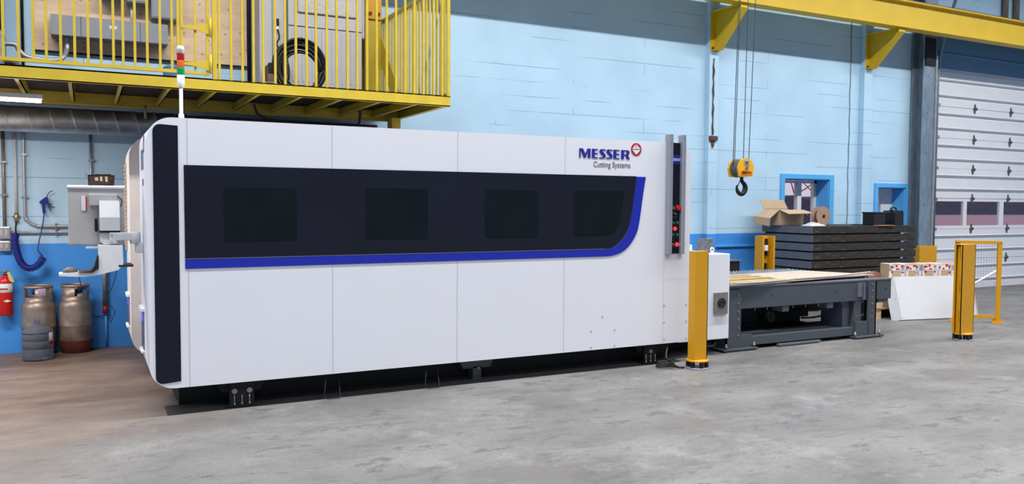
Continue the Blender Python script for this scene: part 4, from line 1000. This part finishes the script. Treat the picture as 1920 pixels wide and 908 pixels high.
MB().box(8.20, 8.228, 8.33, 8.48, .01, 1.14).box(8.40, 8.428, 8.33, 8.48, .01, 1.14).box(8.228, 8.40, 8.46, 8.48, .01, 1.14).build('column', M_YEL, t)
MB().box(8.235, 8.393, 8.43, 8.46, .02, 1.13).build('inner_rail', M_YEL, t)
MB().box(8.262, 8.365, 8.40, 8.43, .86, 1.10, bev=.01).build('optic_mount', M_BLACK, t)
MB().box(8.275, 8.345, 8.37, 8.40, .93, 1.01, bev=.008).build('optic_box', M_LABEL, t)
MB().box(8.27, 8.36, 8.40, 8.43, .68, .76, bev=.01).build('optic_mount', M_BLACK, t)
MB().box(8.12, 8.50, 8.30, 8.52, 0, .012).build('base_plate', M_YEL, t)

# mesh guard panel
t = thing('mesh_guard', (10.6, 6.85, 0), 'small yellow mesh guard frame behind the lone yellow post', 'guard')
Mg = Matrix.Translation((10.42, 7.03, 0)) @ Matrix.Rotation(math.radians(-41), 4, 'Z')
gb = MB().box(0, .05, -.025, .025, 0, 1.08, M=Mg).box(.51, .56, -.025, .025, 0, 1.08, M=Mg).box(.0, .56, -.025, .025, 1.06, 1.10, M=Mg).box(.05, .51, -.02, .02, .06, .10, M=Mg)
gb.build('frame', M_YEL, t)
for u in (.025, .535):
    MB().box(u-.075, u+.075, -.05, .05, 0, .012, M=Mg).prism([(u-.07, .012), (u+.07, .012), (u+.02, .09), (u-.02, .09)], 'y', -.012, .012, M=Mg).build('foot', M_YEL, t)
ms = MB()
for k in range(1, 14): ms.box(.05+k*.033-.001, .05+k*.033+.001, -.001, .001, .1, 1.06, M=Mg)
for k in range(1, 26): ms.box(.05, .51, -.001, .001, .1+k*.037-.001, .1+k*.037+.001, M=Mg)
ms.build('mesh', M_ALU, t)

# ================================================================== SHUTTLE TABLE
tb = thing('shuttle_table', (7.3, 7.4, 0), 'dark grey steel shuttle table right of the machine', 'table')
TY = 6.60
MB().box(5.97, 8.61, TY+.02, TY+.14, .445, .675, bev=.004).build('front_beam', M_DGREY, tb)
MB().box(5.97, 8.61, 8.12, 8.24, .445, .675, bev=.004).build('rear_beam', M_DGREY, tb)
MB().box(8.49, 8.60, TY+.14, 8.12, .47, .66).box(5.98, 6.08, TY+.14, 8.12, .47, .66).build('cross_beam', M_DGREY, tb)
MB().box(5.97, 8.61, TY+.015, TY+.145, .675, .690).build('beam_top', M_DGREY2, tb)
def bolt_y(x, y, z, par, r=.011): MB().cyl((x, y, z), (x, y-.008, z), r, 10).build('bolt', M_ZINC, par)
# leg A (near the cabinet)
for yb in (TY, 8.10):
    l = MB().box(6.00, 6.205, yb, yb+.02, .03, .655).box(6.205, 6.37, yb, yb+.02, .03, .165).box(6.00, 6.02, yb, yb+.16, .03, .655).box(6.19, 6.205, yb+.02, yb+.16, .03, .64)
    l = l.box(6.02, 6.34, yb+.02, yb+.16, .03, .16)
    lo = l.build('leg', M_DGREY, tb)
    if yb == TY:
        for z in (.60, .51, .42, .335, .245, .17): bolt_y(6.165, yb, z, lo, .009)
    MB().box(5.93, 6.42, yb-.05, yb+.20, .012, .030, bev=.003).box(5.96, 6.38, yb-.03, yb+.18, 0, .012).build('foot_plate', M_DGREY, tb)
    for x in (5.985, 6.38):
        for yy_ in (yb-.02, yb+.15): MB().cyl((x, yy_, .03), (x, yy_, .085), .009, 8).cyl((x, yy_, .045), (x, yy_, .062), .018, 6).build('anchor_bolt', M_ZINC, tb)
# leg B (outer end)
for yb in (TY, 8.10):
    l = MB().box(8.19, 8.33, yb, yb+.02, .03, .665).box(7.985, 8.20, yb, yb+.02, .03, .20).box(8.31, 8.33, yb, yb+.18, .03, .665).box(7.985, 8.31, yb+.02, yb+.18, .03, .19)
    lo = l.build('leg', M_DGREY, tb)
    if yb == TY:
        for z in (.63, .555, .475, .40, .32, .24): bolt_y(8.255, yb, z, lo, .009)
    MB().box(7.93, 8.42, yb-.05, yb+.20, .012, .030, bev=.003).box(7.96, 8.38, yb-.03, yb+.18, 0, .012).build('foot_plate', M_DGREY, tb)
    for x in (7.955, 8.37):
        for yy_ in (yb-.02, yb+.15): MB().cyl((x, yy_, .03), (x, yy_, .085), .009, 8).cyl((x, yy_, .045), (x, yy_, .062), .018, 6).build('anchor_bolt', M_ZINC, tb)
MB().box(7.985, 8.10, TY+.03, TY+.05, .195, .455).box(7.985, 8.0, TY+.05, TY+.10, .195, .455).build('guide_box', M_DGREY, tb)
MB().box(8.10, 8.185, TY+.05, TY+.12, .21, .66).build('lift_slot', M_BLACK, tb)
for z in (.26, .42):
    bolt_y(8.125, TY+.05, z, tb, .010); bolt_y(8.155, TY+.05, z+.01, tb, .012); bolt_y(8.03, TY+.03, z, tb, .007)
MB().box(8.02, 8.085, TY-.0, TY+.03, .49, .655).box(8.10, 8.12, TY-.01, TY+.03, .46, .665).build('bearing_plate', M_DGREY2, tb)
for x in (6.66, 7.66, 8.51): MB().cyl((x, TY+.022, .57), (x, TY+.017, .57), .009, 10).build('plug_hole', M_BLACK, tb)
MB().box(7.875, 8.10, TY+.10, TY+.42, .12, .455, bev=.004).build('lift_housing', M_DGREY2, tb)
MB().box(6.34, 7.99, TY+.02, TY+.10, .042, .135, bev=.003).build('lower_beam', M_DGREY, tb)
MB().box(6.34, 7.86, TY+.10, TY+.42, .112, .125).build('lower_tray', M_DGREY2, tb)
MB().box(6.75, 7.40, TY-.02, TY+.02, .012, .030).build('floor_bar', M_DGREY2, tb)
for x in (6.48, 6.66, 7.05, 7.25, 7.45, 7.84): MB().cyl((x, TY+.08, .405), (x, TY+.08, .445), .006, 8).build('hanger_bolt', M_ZINC, tb)
for x in (6.86, 7.56): MB().box(x, x+.10, TY+.05, TY+.20, .375, .445, bev=.004).build('sensor_box', M_DGREY2, tb)
for yy_ in (7.0, 7.55): MB().box(6.22, 8.4, yy_, yy_+.07, .38, .44).build('inner_rail', M_BLACK, tb)
MB().box(6.22, 7.83, 7.30, 7.36, .13, .44).box(7.83, 8.33, 7.30, 7.34, .02, .10).box(8.32, 8.48, 7.30, 7.36, .02, .44).box(7.83, 8.34, 7.30, 7.36, .245, .44).box(7.83, 7.98, 7.31, 7.35, .18, .25).box(6.22, 7.83, 7.0, 7.36, .02, .13).build('dark_infill', M_BLACK, tb)  # black boards added to deepen the shade beneath the table
MB().tube(smooth_path([(7.83, 7.28, .17), (8.05, 7.28, .165), (8.33, 7.28, .19)], 4), .012, 6).build('hose', M_RUBBER, tb)
MB().cyl((6.95, TY+.45, .28), (6.95, TY+.30, .28), .06, 20).cyl((6.95, TY+.30, .28), (6.95, TY+.28, .28), .018, 12).build('drive_motor', M_BLACK, tb)
MB().tube(smooth_path([(7.1, 7.4, .30), (7.4, 7.3, .26), (7.75, 7.1, .33)], 5), .018, 8).build('energy_chain', M_BLACK, tb)
MB().box(8.42, 8.60, TY+.05, TY+.12, .40, .445).build('end_stop', M_DGREY2, tb)
# toothed support slats
x = 6.06; n = 0
while x < 8.50:
    pr = [(6.80, .48)]; yv = 6.80
    while yv < 8.07:
        pr += [(yv, .655), (yv+.030, .705), (yv+.036, .705), (yv+.064, .655)]; yv += .0705
    pr += [(8.07, .655), (8.07, .48)]
    MB().prism(pr, 'x', x-.003, x+.003).build('slat', M_ZINCP, tb)
    x += .052; n += 1
# hardboard skeleton lying on the slats, with long cut-outs
Msh = Matrix.Translation((0, 0, 0))
sk = MB()
SZ0, SZ1 = .712, .722
sk.prism([(7.02, 6.64), (8.56, 6.82), (8.20, 7.62), (7.06, 7.50)], 'z', SZ0, SZ1)
sk.prism([(6.04, 6.56), (7.02, 6.64), (7.02, 6.70), (6.04, 6.63)], 'z', SZ0, SZ1)
sk.prism([(6.04, 7.40), (7.06, 7.44), (7.06, 7.50), (6.04, 7.50)], 'z', SZ0, SZ1)
for yv in (6.80, 6.97, 7.13, 7.28): sk.prism([(6.04, yv), (7.02, yv+.04), (7.02, yv+.10), (6.04, yv+.055)], 'z', SZ0, SZ1)
ss = solo('hardboard_sheet', sk, M_SHEET, 'tan hardboard sheet with long cut-outs lying on the shuttle table', 'sheet')
for yv in (6.62, 6.86, 7.03, 7.20):
    MB().prism([(6.06, yv), (6.95, yv+.075), (6.98, yv+.105), (6.06, yv+.05)], 'z', .724, .742).build('cut_strip', M_SHEETY, ss)
MB().tube([(7.06, 6.66, .735), (7.8, 6.73, .738), (8.50, 6.83, .750)], .012, 8).tube([(6.06, 6.57, .728), (6.5, 6.59, .728), (7.06, 6.66, .735)], .010, 8).build('curled_edge', M_SHEET, ss)

# wrapped items on the side cabinet
solo('white_carton', MB().box(5.66, 5.86, 7.0, 7.2, 1.057, 1.125, bev=.006), M_LAMPW, 'small white carton on top of the side cabinet', 'box')
gw = solo('wrapped_bundle', MB().prism([(5.79, 1.057), (5.935, 1.057), (5.94, 1.13), (5.925, 1.205), (5.88, 1.195), (5.82, 1.208), (5.785, 1.14)], 'y', 6.75, 6.85), M_GWRAP, 'grey film wrapped bundle standing on the side cabinet', 'bundle')
solo('tape_roll', MB().tube([(5.905+.020*math.cos(a*PI/8), 6.735, 1.083+.020*math.sin(a*PI/8)) for a in range(16)], .010, 8, closed=True), M_LABEL, 'small white tape roll leaning on the grey wrapped bundle', 'tape')

# ================================================================== STACK OF STEEL TROUGHS
SX0, SX1, SY0, SY1 = 9.35, 11.63, 8.52, 9.52
for x, lab in ((9.6, 'left timber bearer under the black steel stack'), (11.2, 'right timber bearer under the black steel stack')):
    solo('timber_bearer', MB().box(x, x+.12, SY0+.02, SY1-.02, 0, .104, bev=.005), M_WOOD, lab, 'timber', 'bearers under the steel stack')
N = 9; pitch = .128
order = ['lowest', 'second lowest', 'third lowest', 'fourth lowest', 'middle', 'fourth from the top of', 'third from the top of', 'second from the top of', 'topmost']
for i in range(N):
    ztop = 1.256-(N-1-i)*pitch; z0 = ztop-.104
    dx = random.uniform(-.015, .02) if i < N-1 else 0
    word = order[i]
    lab = ('black steel trough %s the stack at the wall' % word) if word.endswith('of') else ('%s black steel trough in the stack at the wall' % word)
    t = thing('steel_trough', ((SX0+SX1)/2+dx, SY0, z0), lab, 'steel trough', 'stacked black steel troughs')
    MB().box(SX0+.006+dx, SX1+dx, SY0, SY1, z0, ztop, bev=.003).build('trough_body', M_SCUFF, t)
    MB().box(SX0+dx, SX0+.006+dx, SY0+.002, SY1-.002, z0, ztop).build('end_plate', M_DGREY2, t)['label'] = 'slate grey end plate'
    MB().box(SX0+.04+dx, SX1-.36+dx, SY0+.03, SY1-.03, z0-.0235, z0).build('underside_ribs', M_BLACK, t)
    MB().box(SX1-.34+dx, SX1-.29+dx, SY0+.01, SY0+.10, z0-.022, z0-.001).build('spacer', M_LABEL, t)
# open carton
Mc = Matrix.Translation((9.30, 9.12, 1.257)) @ Matrix.Rotation(math.radians(-3), 4, 'Z')
t = thing('open_carton', (9.5, 9.3, 1.257), 'open cardboard carton with splayed flaps on the steel stack', 'box')
cw, cd, ch = .48, .34, .235
MB().box(0, cw, 0, .006, 0, ch, M=Mc).box(0, cw, cd-.006, cd, 0, ch+.02, M=Mc).box(0, .006, .006, cd-.006, 0, ch, M=Mc).box(cw-.006, cw, .006, cd-.006, 0, ch, M=Mc).box(0, cw, 0, cd, 0, .006, M=Mc).build('carton_body', M_CARD, t)
def flap(pts, name='flap'):
    v = MB(); bm = v.bm; P = [Mc @ Vector(p) for p in pts]
    n_ = (P[1]-P[0]).cross(P[2]-P[0]).normalized()*.003
    a = [bm.verts.new(p+n_) for p in P]; b_ = [bm.verts.new(p-n_) for p in P]
    bm.faces.new(a); bm.faces.new(b_[::-1])
    for i in range(4): bm.faces.new((a[i], b_[i], b_[(i+1) % 4], a[(i+1) % 4]))
    v.build(name, M_CARD, t)
flap([(0, 0, ch), (cw, 0, ch), (cw+.05, -.16, ch-.05), (.04, -.16, ch-.06)])
flap([(0, cd, ch+.02), (cw, cd, ch+.02), (cw-.04, cd+.05, ch+.15), (-.04, cd+.05, ch+.155)])
flap([(0, 0, ch), (0, cd, ch), (-.20, cd-.02, ch-.10), (-.20, -.02, ch-.13)])
flap([(-.20, -.02, ch-.13), (-.20, cd-.02, ch-.10), (-.205, cd-.02, ch-.20), (-.205, -.02, ch-.25)], 'lower_flap')
flap([(cw, 0, ch), (cw, cd, ch), (cw+.09, cd, ch-.08), (cw+.09, 0, ch-.08)])
# reel
t = thing('cable_reel', (9.80, 8.98, 1.257), 'brown cardboard reel standing on the steel stack beside the carton', 'reel')
for y in (8.76, 8.86):
    MB().prism([(9.84+.145*math.cos(a*PI/18), 1.402+.145*math.sin(a*PI/18)) for a in range(36)], 'y', y, y+.008).build('reel_flange', M_CARDD, t)
MB().cyl((9.84, 8.765, 1.402), (9.84, 8.863, 1.402), .09, 24).build('reel_core', M_BROWNP, t)
MB().cyl((9.84, 8.752, 1.402), (9.84, 8.761, 1.402), .024, 16).build('hub_hole', M_BLACK, t)
# clear plastic
def blob(name, x0, x1, y0, y1, z, h, m_, label, cat, seed):
    rnd = random.Random(seed); v = MB(); nx, ny = 14, 7; g = []
    for i in range(nx+1):
        row = []
        for j in range(ny+1):
            e = math.sin(PI*i/nx)**.5*math.sin(PI*j/ny)**.5 if 0 < i < nx and 0 < j < ny else 0
            row.append(v.bm.verts.new((x0+(x1-x0)*i/nx, y0+(y1-y0)*j/ny, z+h*e*(.5+.5*rnd.random()))))
        g.append(row)
    for i in range(nx):
        for j in range(ny):
            f = v.bm.faces.new((g[i][j], g[i+1][j], g[i+1][j+1], g[i][j+1])); f.smooth = True
    bot = [v.bm.verts.new((x, y, z-.001)) for x, y in ((x0, y0), (x1, y0), (x1, y1), (x0, y1))]
    v.bm.faces.new(bot[::-1])
    return solo(name, v, m_, label, cat)
blob('plastic_film', 9.46, 9.76, 8.62, 8.86, 1.258, .06, M_PLAST, 'crumpled clear plastic film on the steel stack before the reel', 'plastic', 2)
# black cans
t = thing('black_bin', (11.30, 9.1, 1.257), 'square black plastic bin on the right of the steel stack', 'bin')
MB().box(10.74, 11.20, 8.635, 9.0, 1.257, 1.268, bev=.003).build('tray', M_BPLA, t)
MB().box(10.81, 11.06, 8.64, 8.86, 1.268, 1.455, bev=.008).build('bin_body', M_BPLA, t)
MB().box(10.80, 11.07, 8.63, 8.87, 1.443, 1.465, bev=.004).build('rim', M_BPLA, t)
t = thing('jerry_can', (11.50, 8.95, 1.257), 'black jerry can with a top handle on the steel stack', 'can')
pr = [(11.26, 1.258), (11.46, 1.258), (11.46, 1.46), (11.43, 1.490), (11.30, 1.490), (11.26, 1.455)]
MB().prism(pr, 'y', 8.62, 8.86).build('can_body', M_BPLA, t)
MB().tube(smooth_path([(11.30, 8.74, 1.488), (11.315, 8.74, 1.528), (11.38, 8.74, 1.538), (11.43, 8.74, 1.520), (11.435, 8.74, 1.485)], 5), .012, 8).build('handle', M_BPLA, t)
MB().cyl((11.285, 8.70, 1.475), (11.275, 8.70, 1.51), .018, 12).build('cap', M_BPLA, t)
solo('orange_card', MB().prism([(10.72, 8.50), (11.08, 8.48), (11.06, 8.62), (10.75, 8.61)], 'z', 1.258, 1.264), M_ORSH, 'orange card lying on the front edge of the steel stack', 'card')
# tub behind the table
t = thing('tub', (8.28, 9.15, 0), 'dark plastic tub on a grey pedestal behind the table', 'tub')
MB().box(8.14, 8.42, 9.0, 9.3, .60, .755, bev=.01).build('tub_body', M_BPLA, t); MB().box(8.11, 8.45, 8.98, 9.32, .745, .765, bev=.005).build('rim', M_DGREY2, t)
MB().box(8.20, 8.36, 9.08, 9.24, 0, .60, bev=.01).build('pedestal', M_DGREY2, t)

# ================================================================== CRATE, CARTONS AND WHITE SHEETS
pl = thing('wooden_pallet', (10.3, 7.9, 0), 'pine pallet with blocks behind the leaning white sheet', 'pallet')
for y in (7.62, 7.95, 8.28): MB().box(9.62, 11.3, y, y+.10, .13, .15).build('deck_board', M_WOOD, pl)
for x in (9.62, 10.4, 11.2):
    MB().box(x, x+.10, 7.62, 8.38, .11, .13).build('stringer', M_WOOD, pl)
    for y in (7.62, 7.95, 8.28): MB().box(x, x+.10, y, y+.10, 0, .11).build('block', M_WOOD, pl)
MB().box(9.60, 9.72, 7.60, 7.66, .15, .26).box(9.60, 9.66, 7.66, 8.3, .15, .26).build('side_rail', M_WOOD, pl)
bx = thing('carton', (10.5, 8.0, .15), 'large plain brown carton on the pine pallet', 'box')
MB().box(9.74, 11.25, 7.68, 8.36, .151, .50, bev=.006).build('carton_body', M_CARD, bx)
MB().box(10.1, 10.16, 7.676, 8.0, .151, .5005).build('tape', M_CARDD, bx)
Mt2 = Matrix.Translation((10.08, 7.76, 0)) @ Matrix.Rotation(math.radians(-16), 4, 'Z') @ Matrix.Translation((-10.08, -7.76, 0))
for k, (x0, x1, lab) in enumerate(((10.08, 10.60, 'left carton bound with red and white tape behind the white sheet'), (10.612, 11.13, 'right carton bound with red and white tape behind the white sheet'))):
    t = thing('taped_carton', (x0, 7.8, .50), lab, 'box', 'taped cartons')
    Z0, Z1, Y0, Y1 = .502, .738, 7.80, 8.0
    MB().box(x0, x1, Y0, Y1, Z0, Z1, bev=.006, M=Mt2).build('carton_body', M_CARD, t)
    q = MB()
    for a, b_, c, d in ((0, x1-x0, Z1-.10, Z1-.018), (0, .045, Z0, Z1), (x1-x0-.04, x1-x0, Z0, Z1), (.19, .25, Z0, Z1), (.27, .31, Z0, Z1), (.43, .455, Z0, Z1)):
        q.box(x0+a, x0+b_, Y0-.0025, Y0+.001, c, d, M=Mt2)
    for a, b_ in ((0, .10), (.19, .31)): q.box(x0+a, x0+b_, Y0, Y1, Z1-.001, Z1+.002, M=Mt2)
    q.build('white_tape', M_LABEL, t)
    for u, z in ((.03, Z1-.055), (.035, Z1-.13), (.10, Z1-.045), (.11, Z1-.085), (.19, Z1-.05), (.195, Z1-.13), (.20, Z1-.20), (.27, Z1-.07), (.33, Z1-.085), (.38, Z1-.045), (.43, Z1-.06), (.43, Z1-.14)):
        MB().box(x0+u, x0+u+random.uniform(.02, .055), Y0-.0035, Y0-.002, z, z+random.uniform(.014, .034), M=Mt2).build('red_print', M_RED, t)
blob('foam_wrap', 9.74, 10.04, 7.69, 7.785, .503, .06, M_PLAST, 'crumpled white foam wrap at the right end of the table', 'plastic', 5)
solo('brown_paper', MB().prism([(9.80, .503), (10.04, .503), (10.06, .60), (9.95, .63), (9.86, .60)], 'y', 7.90, 7.96), M_BROWNP, 'crumpled brown paper behind the foam wrap', 'paper')
# leaning white sheets
Mw = Matrix.Translation((9.745, 7.375, .002)) @ Matrix.Rotation(math.atan2(-.20, 1.0), 4, 'Z') @ Matrix.Rotation(math.radians(-17), 4, 'X')
t = thing('white_sheet_panel', (10.2, 7.3, 0), 'large folded white sheet metal panel leaning on the pallet cartons', 'panel')
MB().box(.06, 1.36, 0, .012, .01, .61, bev=.003, M=Mw).build('sheet', M_WHITE2, t)
MB().prism([(.07, 0), (.06, .0), (-.02, .09), (-.015, .10), (.07, .012)], 'z', .01, .60, M=Mw).build('folded_edge', M_WHITE2, t)
MB().box(.06, 1.36, .012, .07, .600, .612, M=Mw).build('top_lip', M_WHITE2, t)
for u, z in ((.10, .04), (.10, .30), (.03, .30)): MB().cyl(Mw @ Vector((u, -.002, z)), Mw @ Vector((u, .004, z)), .006, 8).build('rivet', M_ALU, t)
solo('timber_offcut', MB().box(11.10, 11.22, 7.19, 7.23, 0.009, .62, bev=.004, M=tilt(11.16, 7.21, 0, math.radians(-12), .0)), M_WOOD, 'pale timber offcut leaning at the right end of the white panel', 'timber')
solo('white_batten', MB().tube([(10.55, 7.62, .02), (11.40, 7.06, .66)], .016, 4), M_LABEL, 'white batten sloping up behind the mesh guard at the timber offcut', 'batten')
